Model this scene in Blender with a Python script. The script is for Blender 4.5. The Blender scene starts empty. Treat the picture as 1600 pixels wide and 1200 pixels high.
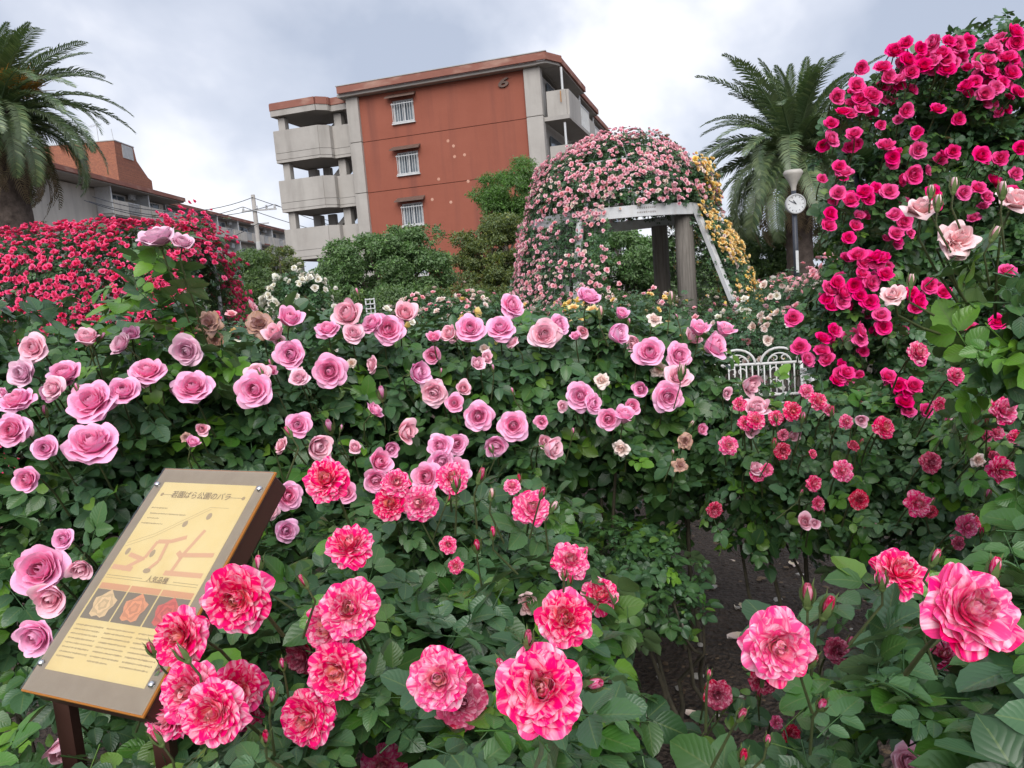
import bpy, math, random
import numpy as np
from mathutils import Matrix, Vector

rng = np.random.default_rng(7)
random.seed(7)
scene = bpy.context.scene
COL = scene.collection

# ------------------------------------------------------------------ camera
FPX = 1202.0                      # focal length in pixels of a 1600 px wide frame
PITCH, ROLL, EYE = math.radians(6.9), math.radians(-4.6), 1.4
cam_d = bpy.data.cameras.new('camera')
cam = bpy.data.objects.new('camera', cam_d)
COL.objects.link(cam)
cam.matrix_world = Matrix.Translation((0, 0, EYE)) @ Matrix.Rotation(math.pi / 2 - PITCH, 4, 'X') @ Matrix.Rotation(ROLL, 4, 'Z')
cam_d.sensor_width = 36
cam_d.lens = 36 * FPX / 1600
cam_d.clip_start, cam_d.clip_end = 0.05, 3000
scene.camera = cam
CR = np.array(cam.matrix_world.to_3x3())
CP = np.array([0, 0, EYE])

# ------------------------------------------------------------------ sky, sun, exposure
SUN_EL, SUN_AZ = math.radians(36), math.radians(181)
world = bpy.data.worlds.new('World')
scene.world = world
world.use_nodes = True
wn, wl = world.node_tree.nodes, world.node_tree.links
wn.clear()
w_out = wn.new('ShaderNodeOutputWorld')
w_bg = wn.new('ShaderNodeBackground')
w_sky = wn.new('ShaderNodeTexSky')
w_sky.sky_type = 'NISHITA'
w_sky.sun_disc = False
w_sky.sun_elevation, w_sky.sun_rotation = SUN_EL, SUN_AZ
w_tc = wn.new('ShaderNodeTexCoord')
w_map = wn.new('ShaderNodeMapping')
w_map.inputs['Scale'].default_value = (1.0, 1.0, 1.25)
w_map.inputs['Location'].default_value = (3.15, 0.4, 0.2)
w_n = wn.new('ShaderNodeTexNoise')
w_n.inputs['Scale'].default_value = 2.3
w_n.inputs['Detail'].default_value = 6
w_n.inputs['Roughness'].default_value = 0.52
w_n.inputs['Distortion'].default_value = 0.15
w_r = wn.new('ShaderNodeValToRGB')
w_r.color_ramp.elements[0].position, w_r.color_ramp.elements[0].color = 0.40, (3.4, 3.8, 4.7, 1)
w_r.color_ramp.elements[1].position, w_r.color_ramp.elements[1].color = 0.62, (7.4, 7.45, 7.8, 1)
e = w_r.color_ramp.elements.new(0.52)
e.color = (4.9, 5.2, 6.0, 1)
w_mix = wn.new('ShaderNodeMix')
w_mix.data_type = 'RGBA'
w_mix.inputs[0].default_value = 0.93
wl.new(w_tc.outputs['Generated'], w_map.inputs['Vector'])
wl.new(w_map.outputs[0], w_n.inputs['Vector'])
wl.new(w_n.outputs[0], w_r.inputs[0])
wl.new(w_sky.outputs[0], w_mix.inputs[6])
wl.new(w_r.outputs[0], w_mix.inputs[7])
wl.new(w_mix.outputs[2], w_bg.inputs['Color'])
w_bg.inputs['Strength'].default_value = 0.072
wl.new(w_bg.outputs[0], w_out.inputs['Surface'])

sun_d = bpy.data.lights.new('sun', 'SUN')
sun_d.energy = 1.5
sun_d.angle = math.radians(50)
sun_d.color = (1.0, 0.97, 0.92)
sun = bpy.data.objects.new('sun', sun_d)
COL.objects.link(sun)
sdir = Vector((math.sin(SUN_AZ) * math.cos(SUN_EL), math.cos(SUN_AZ) * math.cos(SUN_EL), math.sin(SUN_EL)))
sun.rotation_euler = sdir.to_track_quat('Z', 'Y').to_euler()

scene.view_settings.view_transform = 'Standard'
scene.view_settings.look = 'None'
scene.view_settings.gamma = 1
scene.view_settings.exposure = 1.1
scene.view_settings.use_curve_mapping = False
scene.cycles.max_bounces = 5
scene.cycles.diffuse_bounces = 4
scene.cycles.glossy_bounces = 1
scene.cycles.transmission_bounces = 3
scene.cycles.transparent_max_bounces = 4
scene.cycles.sample_clamp_indirect = 4
scene.cycles.use_adaptive_sampling = True
scene.cycles.adaptive_threshold = 0.02
scene.cycles.use_denoising = True

# ------------------------------------------------------------------ projection helpers (photo pixel + depth -> place)
def at(px, py, d):
    return CP + CR @ (np.array([(px - 800) / FPX, -(py - 600) / FPX, -1.0]) * d)

def proj(P):
    q = (np.asarray(P, float) - CP) @ CR
    dep = -q[..., 2]
    sd = np.where(np.abs(dep) < 1e-4, 1e-4, dep)
    return 800 + FPX * q[..., 0] / sd, 600 - FPX * q[..., 1] / sd, dep

def unit(v):
    v = np.asarray(v, float)
    return v / np.maximum(np.linalg.norm(v, axis=-1, keepdims=True), 1e-9)

# ------------------------------------------------------------------ mesh helpers
class T:
    """vertices, quads (a triangle repeats none: stored apart), uv and colour per vertex"""
    def __init__(s, V=None, Q=None, uv=None, col=None, Tr=None):
        s.V = np.zeros((0, 3)) if V is None else np.asarray(V, float)
        s.Q = np.zeros((0, 4), int) if Q is None or len(Q) == 0 else np.asarray(Q, int)
        s.Tr = np.zeros((0, 3), int) if Tr is None or len(Tr) == 0 else np.asarray(Tr, int)
        n = len(s.V)
        s.uv = np.zeros((n, 2)) if uv is None else np.asarray(uv, float)
        s.col = np.zeros((n, 3)) if col is None else np.asarray(col, float)
    def add(s, o):
        k = len(s.V)
        s.V = np.concatenate([s.V, o.V]); s.Q = np.concatenate([s.Q, o.Q + k]); s.Tr = np.concatenate([s.Tr, o.Tr + k])
        s.uv = np.concatenate([s.uv, o.uv]); s.col = np.concatenate([s.col, o.col])
        return s
    def moved(s, M):
        M = np.asarray(M)
        return T(s.V @ M[:3, :3].T + M[:3, 3], s.Q, s.uv, s.col, s.Tr)

def join(parts):
    parts = list(parts)
    off = np.cumsum([0] + [len(p.V) for p in parts])[:-1]
    return T(np.concatenate([p.V for p in parts]), np.concatenate([p.Q + o for p, o in zip(parts, off)]),
             np.concatenate([p.uv for p in parts]), np.concatenate([p.col for p in parts]),
             np.concatenate([p.Tr + o for p, o in zip(parts, off)]))

def bake(templates, idx, M, rnd=None):
    """copies of the templates under the matrices M (n,4,4); col[:,0] takes the copy's random number"""
    out = []
    for k, t in enumerate(templates):
        sel = np.where(idx == k)[0]
        if len(sel) == 0:
            continue
        m = M[sel]
        V = np.einsum('nij,vj->nvi', m[:, :3, :3], t.V) + m[:, None, :3, 3]
        nv = len(t.V)
        o = (np.arange(len(sel)) * nv)[:, None, None]
        col = np.tile(t.col, (len(sel), 1))
        if rnd is not None:
            col[:, 0] = np.clip(np.repeat(rnd[sel], nv) + (col[:, 0] - 0.5) * 0.25, 0, 1)
        out.append(T(V.reshape(-1, 3), (t.Q[None] + o).reshape(-1, 4), np.tile(t.uv, (len(sel), 1)), col,
                     (t.Tr[None] + o).reshape(-1, 3)))
    return join(out)

def mesh(t, mat, name='mesh', smooth=True):
    me = bpy.data.meshes.new(name)
    nq, nt = len(t.Q), len(t.Tr)
    me.vertices.add(len(t.V))
    me.vertices.foreach_set('co', t.V.astype(np.float32).ravel())
    li = np.concatenate([t.Q.ravel(), t.Tr.ravel()]).astype(np.int32)
    me.loops.add(len(li))
    me.loops.foreach_set('vertex_index', li)
    me.polygons.add(nq + nt)
    st = np.concatenate([np.arange(nq) * 4, nq * 4 + np.arange(nt) * 3]).astype(np.int32)
    me.polygons.foreach_set('loop_start', st)
    me.polygons.foreach_set('use_smooth', np.full(nq + nt, smooth))
    me.update(calc_edges=True)
    uvl = me.uv_layers.new(name='UVMap')
    uvl.data.foreach_set('uv', t.uv[li].astype(np.float32).ravel())
    a = me.attributes.new('tint', 'FLOAT_COLOR', 'POINT')
    c4 = np.ones((len(t.V), 4), np.float32)
    c4[:, :3] = t.col
    a.data.foreach_set('color', c4.ravel())
    if mat is not None:
        me.materials.append(mat)
    return me

def obj(name, data, parent=None, M=None, **props):
    o = bpy.data.objects.new(name, data)
    COL.objects.link(o)
    if parent is not None:
        o.parent = parent
    if M is not None:
        o.matrix_basis = Matrix(np.asarray(M).tolist())
    for k, v in props.items():
        o[k] = v
    return o

def text_mesh(body, size, mat, extrude=0.0, shear=0.0, offset=0.0):
    cu = bpy.data.curves.new('lettering', 'FONT')
    cu.body, cu.size, cu.extrude, cu.shear, cu.offset = body, size, extrude, shear, offset
    cu.align_x = cu.align_y = 'CENTER'
    o = bpy.data.objects.new('lettering', cu)
    COL.objects.link(o)
    dg = bpy.context.evaluated_depsgraph_get()
    me = bpy.data.meshes.new_from_object(o.evaluated_get(dg))
    bpy.data.objects.remove(o)
    me.materials.clear()
    me.materials.append(mat)
    return me

def thing(name, label, cat, loc=(0, 0, 0), group=None, rz=0.0, kind=None):
    o = bpy.data.objects.new(name, None)
    o.empty_display_size = 0.1
    COL.objects.link(o)
    o.location = [float(x) for x in loc]
    o.rotation_euler = (0, 0, rz)
    o['label'] = label
    o['category'] = cat
    if group:
        o['group'] = group
    if kind:
        o['kind'] = kind
    return o

def local(M, root):
    M = np.array(M, float)
    M[:3, 3] -= np.array(root.location)
    return M

def mat4(x, y, z, p, s=1.0):
    M = np.eye(4)
    M[:3, 0], M[:3, 1], M[:3, 2], M[:3, 3] = np.asarray(x) * s, np.asarray(y) * s, np.asarray(z) * s, p
    return M

def box(cx, cy, cz, sx, sy, sz, bev=0.0):
    """box from its centre and full sizes, optionally with its vertical edges and rims chamfered"""
    hx, hy, hz = sx / 2, sy / 2, sz / 2
    if bev <= 0:
        V = [(x * hx, y * hy, z * hz) for z in (-1, 1) for y in (-1, 1) for x in (-1, 1)]
        Q = [(0, 2, 3, 1), (4, 5, 7, 6), (0, 1, 5, 4), (2, 6, 7, 3), (0, 4, 6, 2), (1, 3, 7, 5)]
        return T(np.array(V) + (cx, cy, cz), Q)
    b = bev
    ring = lambda ix, iy: [(hx - ix, -hy + b + iy), (hx - ix, hy - b - iy), (hx - b - ix, hy - iy), (-hx + b + ix, hy - iy),
                           (-hx + ix, hy - b - iy), (-hx + ix, -hy + b + iy), (-hx + b + ix, -hy + iy), (hx - b - ix, -hy + iy)]
    V, Q = [], []
    for z, i in ((-hz, b), (-hz + b, 0), (hz - b, 0), (hz, b)):
        V += [(x, y, z) for x, y in ring(i * 0.7, i * 0.7)]
    for k in range(3):
        for j in range(8):
            a, c = k * 8 + j, k * 8 + (j + 1) % 8
            Q.append((a, c, c + 8, a + 8))
    for base, fl in ((0, True), (24, False)):
        q = [(base, base + 1, base + 2, base + 3), (base, base + 3, base + 4, base + 7), (base + 4, base + 5, base + 6, base + 7)]
        Q += [tuple(reversed(x)) for x in q] if fl else q
    return T(np.array(V) + (cx, cy, cz), Q)

def tube(P, rad, n=6, caps=True):
    P = np.asarray(P, float)
    m = len(P)
    rad = np.broadcast_to(np.asarray(rad, float), (m,))
    tan = unit(np.gradient(P, axis=0))
    ref = np.array([0, 0, 1.0]) if abs(tan[0, 2]) < 0.9 else np.array([1.0, 0, 0])
    V, uv = [], []
    u = unit(np.cross(tan[0], ref))
    L = 0.0
    for i in range(m):
        u = unit(u - tan[i] * np.dot(u, tan[i]))
        w = np.cross(tan[i], u)
        a = np.arange(n) * 2 * math.pi / n
        V.append(P[i] + rad[i] * (np.cos(a)[:, None] * u + np.sin(a)[:, None] * w))
        if i:
            L += np.linalg.norm(P[i] - P[i - 1])
        uv.append(np.stack([np.arange(n) / n, np.full(n, L)], 1))
    V, uv = np.concatenate(V), np.concatenate(uv)
    Q = [(i * n + j, i * n + (j + 1) % n, (i + 1) * n + (j + 1) % n, (i + 1) * n + j) for i in range(m - 1) for j in range(n)]
    Tr = []
    if caps:
        V = np.concatenate([V, P[:1], P[-1:]])
        uv = np.concatenate([uv, np.zeros((2, 2))])
        k = m * n
        Tr = [(k, (j + 1) % n, j) for j in range(n)] + [(k + 1, (m - 1) * n + j, (m - 1) * n + (j + 1) % n) for j in range(n)]
    return T(V, Q, uv, None, Tr)

def prism(poly, z0, z1):
    """vertical prism over a convex-ish outline (counter-clockwise)"""
    n = len(poly)
    V = [(x, y, z0) for x, y in poly] + [(x, y, z1) for x, y in poly] + [(np.mean([p[0] for p in poly]), np.mean([p[1] for p in poly]), z) for z in (z0, z1)]
    Q = [(i, (i + 1) % n, n + (i + 1) % n, n + i) for i in range(n)]
    Tr = [(2 * n, (i + 1) % n, i) for i in range(n)] + [(2 * n + 1, n + i, n + (i + 1) % n) for i in range(n)]
    return T(V, Q, None, None, Tr)

def lathe(prof, n=20):
    """prof: (radius, z) pairs"""
    V, Q = [], []
    for r, z in prof:
        V += [(r * math.cos(2 * math.pi * j / n), r * math.sin(2 * math.pi * j / n), z) for j in range(n)]
    for i in range(len(prof) - 1):
        Q += [(i * n + j, i * n + (j + 1) % n, (i + 1) * n + (j + 1) % n, (i + 1) * n + j) for j in range(n)]
    return T(V, Q)

# ------------------------------------------------------------------ materials
def new_mat(name):
    m = bpy.data.materials.new(name)
    m.use_nodes = True
    nt = m.node_tree
    return m, nt.nodes, nt.links, nt.nodes['Principled BSDF']

def ramp(n, stops, interp='LINEAR'):
    r = n.new('ShaderNodeValToRGB')
    r.color_ramp.interpolation = interp
    els = r.color_ramp.elements
    while len(els) < len(stops):
        els.new(0.5)
    for e_, (p, c) in zip(els, stops):
        e_.position = p
        e_.color = (*c, 1) if len(c) == 3 else c
    return r

def math_node(n, l, op, a, b=None):
    m = n.new('ShaderNodeMath')
    m.operation = op
    for i, v in enumerate((a, b)):
        if v is None:
            continue
        if hasattr(v, 'is_linked'):
            l.new(v, m.inputs[i])
        else:
            m.inputs[i].default_value = v
    return m.outputs[0]

def mix_col(n, l, f, a, b, mode='MIX'):
    m = n.new('ShaderNodeMix')
    m.data_type = 'RGBA'
    m.blend_type = mode
    for i, v in ((0, f), (6, a), (7, b)):
        if hasattr(v, 'is_linked'):
            l.new(v, m.inputs[i])
        else:
            m.inputs[i].default_value = v if i == 0 else (*v, 1)
    return m.outputs[2]

def mat_surface(name, c1, c2, scale=3.0, rough=0.8, bump=0.2, detail=6, fine=None, metallic=0.0, stain=None, spec=0.4):
    """two-tone weathered surface with relief; optional fine grain and streaky stains of a colour of their own"""
    m, n, l, b = new_mat(name)
    tc = n.new('ShaderNodeTexCoord')
    no = n.new('ShaderNodeTexNoise')
    no.inputs['Scale'].default_value = scale
    no.inputs['Detail'].default_value = detail
    no.inputs['Roughness'].default_value = 0.65
    l.new(tc.outputs['Object'], no.inputs['Vector'])
    r = ramp(n, [(0.32, c1), (0.68, c2)])
    l.new(no.outputs[0], r.inputs[0])
    c = r.outputs[0]
    if stain:
        mp = n.new('ShaderNodeMapping')
        mp.inputs['Scale'].default_value = stain[1]
        l.new(tc.outputs['Object'], mp.inputs['Vector'])
        n2 = n.new('ShaderNodeTexNoise')
        n2.inputs['Scale'].default_value = 1.0
        n2.inputs['Detail'].default_value = 5
        l.new(mp.outputs[0], n2.inputs['Vector'])
        r2 = ramp(n, [(0.5, (0, 0, 0)), (0.72, (stain[2],) * 3)])
        l.new(n2.outputs[0], r2.inputs[0])
        c = mix_col(n, l, r2.outputs[0], c, stain[0])
    l.new(c, b.inputs['Base Color'])
    nf = n.new('ShaderNodeTexNoise')
    nf.inputs['Scale'].default_value = fine or scale * 12
    nf.inputs['Detail'].default_value = 4
    l.new(tc.outputs['Object'], nf.inputs['Vector'])
    bp = n.new('ShaderNodeBump')
    bp.inputs['Strength'].default_value = bump
    bp.inputs['Distance'].default_value = 0.02
    l.new(nf.outputs[0], bp.inputs['Height'])
    l.new(bp.outputs[0], b.inputs['Normal'])
    b.inputs['Roughness'].default_value = rough
    b.inputs['Metallic'].default_value = metallic
    b.inputs['Specular IOR Level'].default_value = spec
    return m

def mat_leaf(name, stops, rough=0.36, trans=0.16, veins=True, spec=0.55, under=(0.12, 0.17, 0.09)):
    """leaf: colour from each leaf's own random number, pale midrib and raised side veins, paler underside"""
    m, n, l, b = new_mat(name)
    at_ = n.new('ShaderNodeAttribute')
    at_.attribute_name = 'tint'
    sep = n.new('ShaderNodeSeparateColor')
    l.new(at_.outputs['Color'], sep.inputs[0])
    oi = n.new('ShaderNodeObjectInfo')
    rn = math_node(n, l, 'FRACT', math_node(n, l, 'ADD', sep.outputs[0], math_node(n, l, 'MULTIPLY', oi.outputs['Random'], 0.999)))
    r = ramp(n, stops)
    l.new(rn, r.inputs[0])
    c = r.outputs[0]
    geo = n.new('ShaderNodeNewGeometry')
    c = mix_col(n, l, math_node(n, l, 'MULTIPLY', geo.outputs['Backfacing'], 0.6), c, under)
    if veins:
        uv = n.new('ShaderNodeUVMap')
        sx = n.new('ShaderNodeSeparateXYZ')
        l.new(uv.outputs[0], sx.inputs[0])
        au = math_node(n, l, 'ABSOLUTE', sx.outputs[0])
        mid = math_node(n, l, 'LESS_THAN', au, 0.05)
        c = mix_col(n, l, math_node(n, l, 'MULTIPLY', mid, 0.45), c, (0.16, 0.22, 0.07))
        ph = math_node(n, l, 'SUBTRACT', math_node(n, l, 'MULTIPLY', sx.outputs[1], 44.0), math_node(n, l, 'MULTIPLY', au, 15.0))
        wv = math_node(n, l, 'ABSOLUTE', math_node(n, l, 'SINE', math_node(n, l, 'MULTIPLY', ph, 0.5)))
        bp = n.new('ShaderNodeBump')
        bp.inputs['Strength'].default_value = 0.16
        bp.inputs['Distance'].default_value = 0.002
        l.new(wv, bp.inputs['Height'])
        l.new(bp.outputs[0], b.inputs['Normal'])
    l.new(c, b.inputs['Base Color'])
    b.inputs['Roughness'].default_value = rough
    b.inputs['Specular IOR Level'].default_value = spec
    tr = n.new('ShaderNodeBsdfTranslucent')
    l.new(mix_col(n, l, 0.5, c, (0.16, 0.28, 0.03)), tr.inputs['Color'])
    ms = n.new('ShaderNodeMixShader')
    ms.inputs[0].default_value = trans
    l.new(b.outputs[0], ms.inputs[1])
    l.new(tr.outputs[0], ms.inputs[2])
    l.new(ms.outputs[0], n['Material Output'].inputs['Surface'])
    return m

def mat_petal(name, inner, outer, tip, base, stripe=None, vary=0.10, trans=0.09, rough=0.55):
    """petal: tint.r = random, tint.g = layer (0 heart .. 1 outermost), uv = across, along; stripe = (colour a, colour b, sharpness)"""
    m, n, l, b = new_mat(name)
    at_ = n.new('ShaderNodeAttribute')
    at_.attribute_name = 'tint'
    sep = n.new('ShaderNodeSeparateColor')
    l.new(at_.outputs['Color'], sep.inputs[0])
    uv = n.new('ShaderNodeUVMap')
    sx = n.new('ShaderNodeSeparateXYZ')
    l.new(uv.outputs[0], sx.inputs[0])
    oi = n.new('ShaderNodeObjectInfo')
    rl = ramp(n, [(0.0, inner), (1.0, outer)])
    l.new(sep.outputs[1], rl.inputs[0])
    c = rl.outputs[0]
    rt = ramp(n, [(0.62, (0, 0, 0)), (1.0, (1, 1, 1))])
    l.new(sx.outputs[1], rt.inputs[0])
    c = mix_col(n, l, math_node(n, l, 'MULTIPLY', rt.outputs[0], 0.65), c, tip)
    rb = ramp(n, [(0.12, (1, 1, 1)), (0.5, (0, 0, 0))])
    l.new(sx.outputs[1], rb.inputs[0])
    c = mix_col(n, l, math_node(n, l, 'MULTIPLY', rb.outputs[0], 0.75), c, base)
    cb = n.new('ShaderNodeCombineXYZ')
    l.new(math_node(n, l, 'MULTIPLY', sx.outputs[0], 1.5), cb.inputs[0])
    l.new(math_node(n, l, 'MULTIPLY', sx.outputs[1], 0.9), cb.inputs[1])
    l.new(math_node(n, l, 'ADD', math_node(n, l, 'MULTIPLY', sep.outputs[0], 37.0), math_node(n, l, 'MULTIPLY', oi.outputs['Random'], 91.0)), cb.inputs[2])
    no = n.new('ShaderNodeTexNoise')
    no.inputs['Scale'].default_value = 1.7 if stripe else 2.0
    no.inputs['Detail'].default_value = 3
    no.inputs['Distortion'].default_value = 0.4
    l.new(cb.outputs[0], no.inputs['Vector'])
    if stripe:
        sr = ramp(n, [(0.565 - stripe[2], (0, 0, 0)), (0.565 + stripe[2], (1, 1, 1))])
        l.new(no.outputs[0], sr.inputs[0])
        sc = mix_col(n, l, sr.outputs[0], stripe[0], stripe[1])
        # the heart keeps its own warm colour
        keep = ramp(n, [(0.0, (0.6,) * 3), (0.26, (0, 0, 0))])
        l.new(sep.outputs[1], keep.inputs[0])
        c = mix_col(n, l, keep.outputs[0], sc, c)
    hs = n.new('ShaderNodeHueSaturation')
    l.new(c, hs.inputs['Color'])
    l.new(math_node(n, l, 'ADD', math_node(n, l, 'MULTIPLY', oi.outputs['Random'], 0.02), 0.49), hs.inputs['Hue'])
    l.new(math_node(n, l, 'ADD', math_node(n, l, 'MULTIPLY', no.outputs[0], vary * 2), 1 - vary), hs.inputs['Value'])
    l.new(math_node(n, l, 'ADD', math_node(n, l, 'MULTIPLY', oi.outputs['Random'], 0.2), 0.9), hs.inputs['Saturation'])
    c = hs.outputs[0]
    l.new(c, b.inputs['Base Color'])
    b.inputs['Roughness'].default_value = rough
    b.inputs['Specular IOR Level'].default_value = 0.25
    # fine ribs along the petal
    wv = math_node(n, l, 'SINE', math_node(n, l, 'MULTIPLY', sx.outputs[0], 38.0))
    bp = n.new('ShaderNodeBump')
    bp.inputs['Strength'].default_value = 0.12
    bp.inputs['Distance'].default_value = 0.001
    l.new(wv, bp.inputs['Height'])
    l.new(bp.outputs[0], b.inputs['Normal'])
    tr = n.new('ShaderNodeBsdfTranslucent')
    l.new(c, tr.inputs['Color'])
    ms = n.new('ShaderNodeMixShader')
    ms.inputs[0].default_value = trans
    l.new(b.outputs[0], ms.inputs[1])
    l.new(tr.outputs[0], ms.inputs[2])
    l.new(ms.outputs[0], n['Material Output'].inputs['Surface'])
    return m

DARK, MID, BLUE, YOUNG = (0.026, 0.072, 0.022), (0.068, 0.158, 0.044), (0.064, 0.142, 0.066), (0.14, 0.26, 0.035)
M = {}
M['leaf'] = mat_leaf('rose_leaf', [(0.0, DARK), (0.3, BLUE), (0.7, MID), (0.9, (0.05, 0.12, 0.03)), (1.0, YOUNG)])
M['leaf_fresh'] = mat_leaf('fresh_rose_leaf', [(0.0, (0.04, 0.13, 0.02)), (0.5, (0.075, 0.20, 0.025)), (1.0, (0.15, 0.31, 0.03))])
M['leaf_far'] = mat_leaf('small_rose_leaf', [(0.0, DARK), (0.5, BLUE), (1.0, MID)], veins=False)
M['tree_dark'] = mat_leaf('cherry_leaf', [(0.0, (0.07, 0.16, 0.045)), (0.6, (0.13, 0.26, 0.075)), (1.0, (0.22, 0.38, 0.11))], veins=False, rough=0.55)
M['tree_bright'] = mat_leaf('maple_leaf', [(0.0, (0.09, 0.22, 0.035)), (1.0, (0.16, 0.34, 0.06))], veins=False, rough=0.55, trans=0.3)
M['tree_olive'] = mat_leaf('evergreen_leaf', [(0.0, (0.08, 0.12, 0.025)), (0.6, (0.15, 0.19, 0.035)), (1.0, (0.24, 0.26, 0.05))], veins=False, rough=0.5)
M['tree_mid'] = mat_leaf('broad_leaf', [(0.0, (0.06, 0.13, 0.035)), (0.6, (0.11, 0.20, 0.05)), (1.0, (0.18, 0.29, 0.06))], veins=False, rough=0.55)
M['palm'] = mat_leaf('palm_leaf', [(0.0, (0.07, 0.12, 0.055)), (0.6, (0.12, 0.18, 0.085)), (1.0, (0.22, 0.28, 0.12))], veins=False, rough=0.4, under=(0.13, 0.16, 0.09))
M['palm_dead'] = mat_leaf('withered_palm_leaf', [(0.0, (0.10, 0.07, 0.045)), (1.0, (0.24, 0.17, 0.10))], veins=False, rough=0.7, under=(0.2, 0.15, 0.09))
M['stem'] = mat_surface('rose_stem', (0.05, 0.06, 0.025), (0.09, 0.11, 0.04), 40, 0.55, 0.1)
M['cane'] = mat_surface('old_cane', (0.05, 0.045, 0.03), (0.10, 0.085, 0.055), 30, 0.8, 0.3)
M['sepal'] = mat_surface('sepal', (0.09, 0.15, 0.045), (0.16, 0.22, 0.07), 60, 0.6, 0.1)
PINK_D, PINK, PINK_L, CREAM = (0.80, 0.11, 0.31), (0.84, 0.24, 0.48), (0.88, 0.46, 0.63), (0.86, 0.66, 0.52)
M['pk'] = mat_petal('pink_petal', (0.98, 0.20, 0.46), (0.99, 0.39, 0.66), (0.99, 0.64, 0.82), (0.97, 0.64, 0.66))
M['pl'] = mat_petal('pale_pink_petal', (0.95, 0.36, 0.50), (0.97, 0.54, 0.66), (0.98, 0.70, 0.78), (0.95, 0.76, 0.64))
M['lv'] = mat_petal('lavender_petal', (0.80, 0.30, 0.50), (0.88, 0.54, 0.70), (0.92, 0.70, 0.80), (0.86, 0.60, 0.64))
M['dr'] = mat_petal('withered_petal', (0.55, 0.30, 0.30), (0.62, 0.42, 0.38), (0.50, 0.28, 0.14), (0.60, 0.50, 0.38), vary=0.3, rough=0.8)
M['pp'] = mat_petal('blush_petal', (0.95, 0.40, 0.45), (0.97, 0.65, 0.67), (0.98, 0.79, 0.80), (0.95, 0.68, 0.58))
M['st'] = mat_petal('striped_petal', (0.99, 0.66, 0.36), (0.88, 0.4, 0.55), (0.86, 0.5, 0.62), (0.88, 0.62, 0.40),
                    stripe=((0.92, 0.012, 0.21), (0.98, 0.58, 0.71), 0.12))
M['sd'] = mat_petal('dark_striped_petal', (0.45, 0.02, 0.06), (0.5, 0.1, 0.2), (0.6, 0.3, 0.4), (0.7, 0.4, 0.3),
                    stripe=((0.62, 0.008, 0.09), (0.86, 0.36, 0.46), 0.12))
M['mg'] = mat_petal('magenta_petal', (0.80, 0.008, 0.17), (0.90, 0.024, 0.26), (0.94, 0.10, 0.38), (0.88, 0.22, 0.38))
M['rd'] = mat_petal('crimson_petal', (0.86, 0.03, 0.17), (0.93, 0.07, 0.24), (0.96, 0.20, 0.38), (0.90, 0.18, 0.28))
M['dp'] = mat_petal('dome_pink_petal', (0.90, 0.27, 0.36), (0.92, 0.46, 0.52), (0.93, 0.62, 0.65), (0.90, 0.55, 0.5))
M['ye'] = mat_petal('yellow_petal', (0.90, 0.50, 0.07), (0.92, 0.68, 0.20), (0.93, 0.80, 0.46), (0.90, 0.60, 0.15))
M['wh'] = mat_petal('white_petal', (0.84, 0.76, 0.55), (0.86, 0.84, 0.76), (0.87, 0.85, 0.80), (0.84, 0.80, 0.6))
M['cr'] = mat_petal('cream_petal', (0.85, 0.55, 0.48), (0.86, 0.72, 0.64), (0.87, 0.78, 0.72), (0.86, 0.74, 0.5))

M['soil'] = None
def soil():
    m, n, l, b = new_mat('garden_soil')
    tc = n.new('ShaderNodeTexCoord')
    a = n.new('ShaderNodeTexNoise'); a.inputs['Scale'].default_value = 2.2; a.inputs['Detail'].default_value = 8; a.inputs['Roughness'].default_value = 0.7
    v = n.new('ShaderNodeTexVoronoi'); v.inputs['Scale'].default_value = 42
    f = n.new('ShaderNodeTexNoise'); f.inputs['Scale'].default_value = 70; f.inputs['Detail'].default_value = 6
    for x in (a, v, f):
        l.new(tc.outputs['Object'], x.inputs['Vector'])
    r = ramp(n, [(0.3, (0.036, 0.026, 0.020)), (0.6, (0.10, 0.072, 0.053)), (0.8, (0.20, 0.15, 0.11))])
    l.new(math_node(n, l, 'ADD', math_node(n, l, 'MULTIPLY', a.outputs[0], 0.55), math_node(n, l, 'MULTIPLY', f.outputs[0], 0.45)), r.inputs[0])
    l.new(r.outputs[0], b.inputs['Base Color'])
    b.inputs['Roughness'].default_value = 0.92
    bp = n.new('ShaderNodeBump'); bp.inputs['Strength'].default_value = 0.9; bp.inputs['Distance'].default_value = 0.03
    l.new(math_node(n, l, 'ADD', v.outputs['Distance'], f.outputs[0]), bp.inputs['Height'])
    l.new(bp.outputs[0], b.inputs['Normal'])
    return m
M['soil'] = soil()
M['stone'] = mat_surface('pale_stone', (0.34, 0.31, 0.27), (0.60, 0.57, 0.52), 20, 0.8, 0.3)
M['chip'] = mat_surface('bark_chip', (0.10, 0.065, 0.04), (0.26, 0.18, 0.11), 25, 0.9, 0.3)
M['concrete'] = mat_surface('weathered_concrete', (0.36, 0.335, 0.31), (0.44, 0.415, 0.385), 0.5, 0.85, 0.25, fine=18,
                            stain=((0.24, 0.22, 0.20), (1.6, 1.6, 0.25), 0.55))
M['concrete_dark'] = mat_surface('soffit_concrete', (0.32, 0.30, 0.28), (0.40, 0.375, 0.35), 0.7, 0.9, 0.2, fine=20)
M['red_wall'] = mat_surface('terracotta_render', (0.265, 0.080, 0.050), (0.305, 0.097, 0.062), 0.35, 0.85, 0.25, fine=14,
                            stain=((0.185, 0.062, 0.045), (1.3, 1.3, 0.10), 0.75))
M['pale_concrete'] = mat_surface('pale_concrete', (0.52, 0.48, 0.43), (0.60, 0.56, 0.50), 0.5, 0.85, 0.25, fine=18, stain=((0.34, 0.31, 0.28), (1.6, 1.6, 0.25), 0.45))
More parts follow.
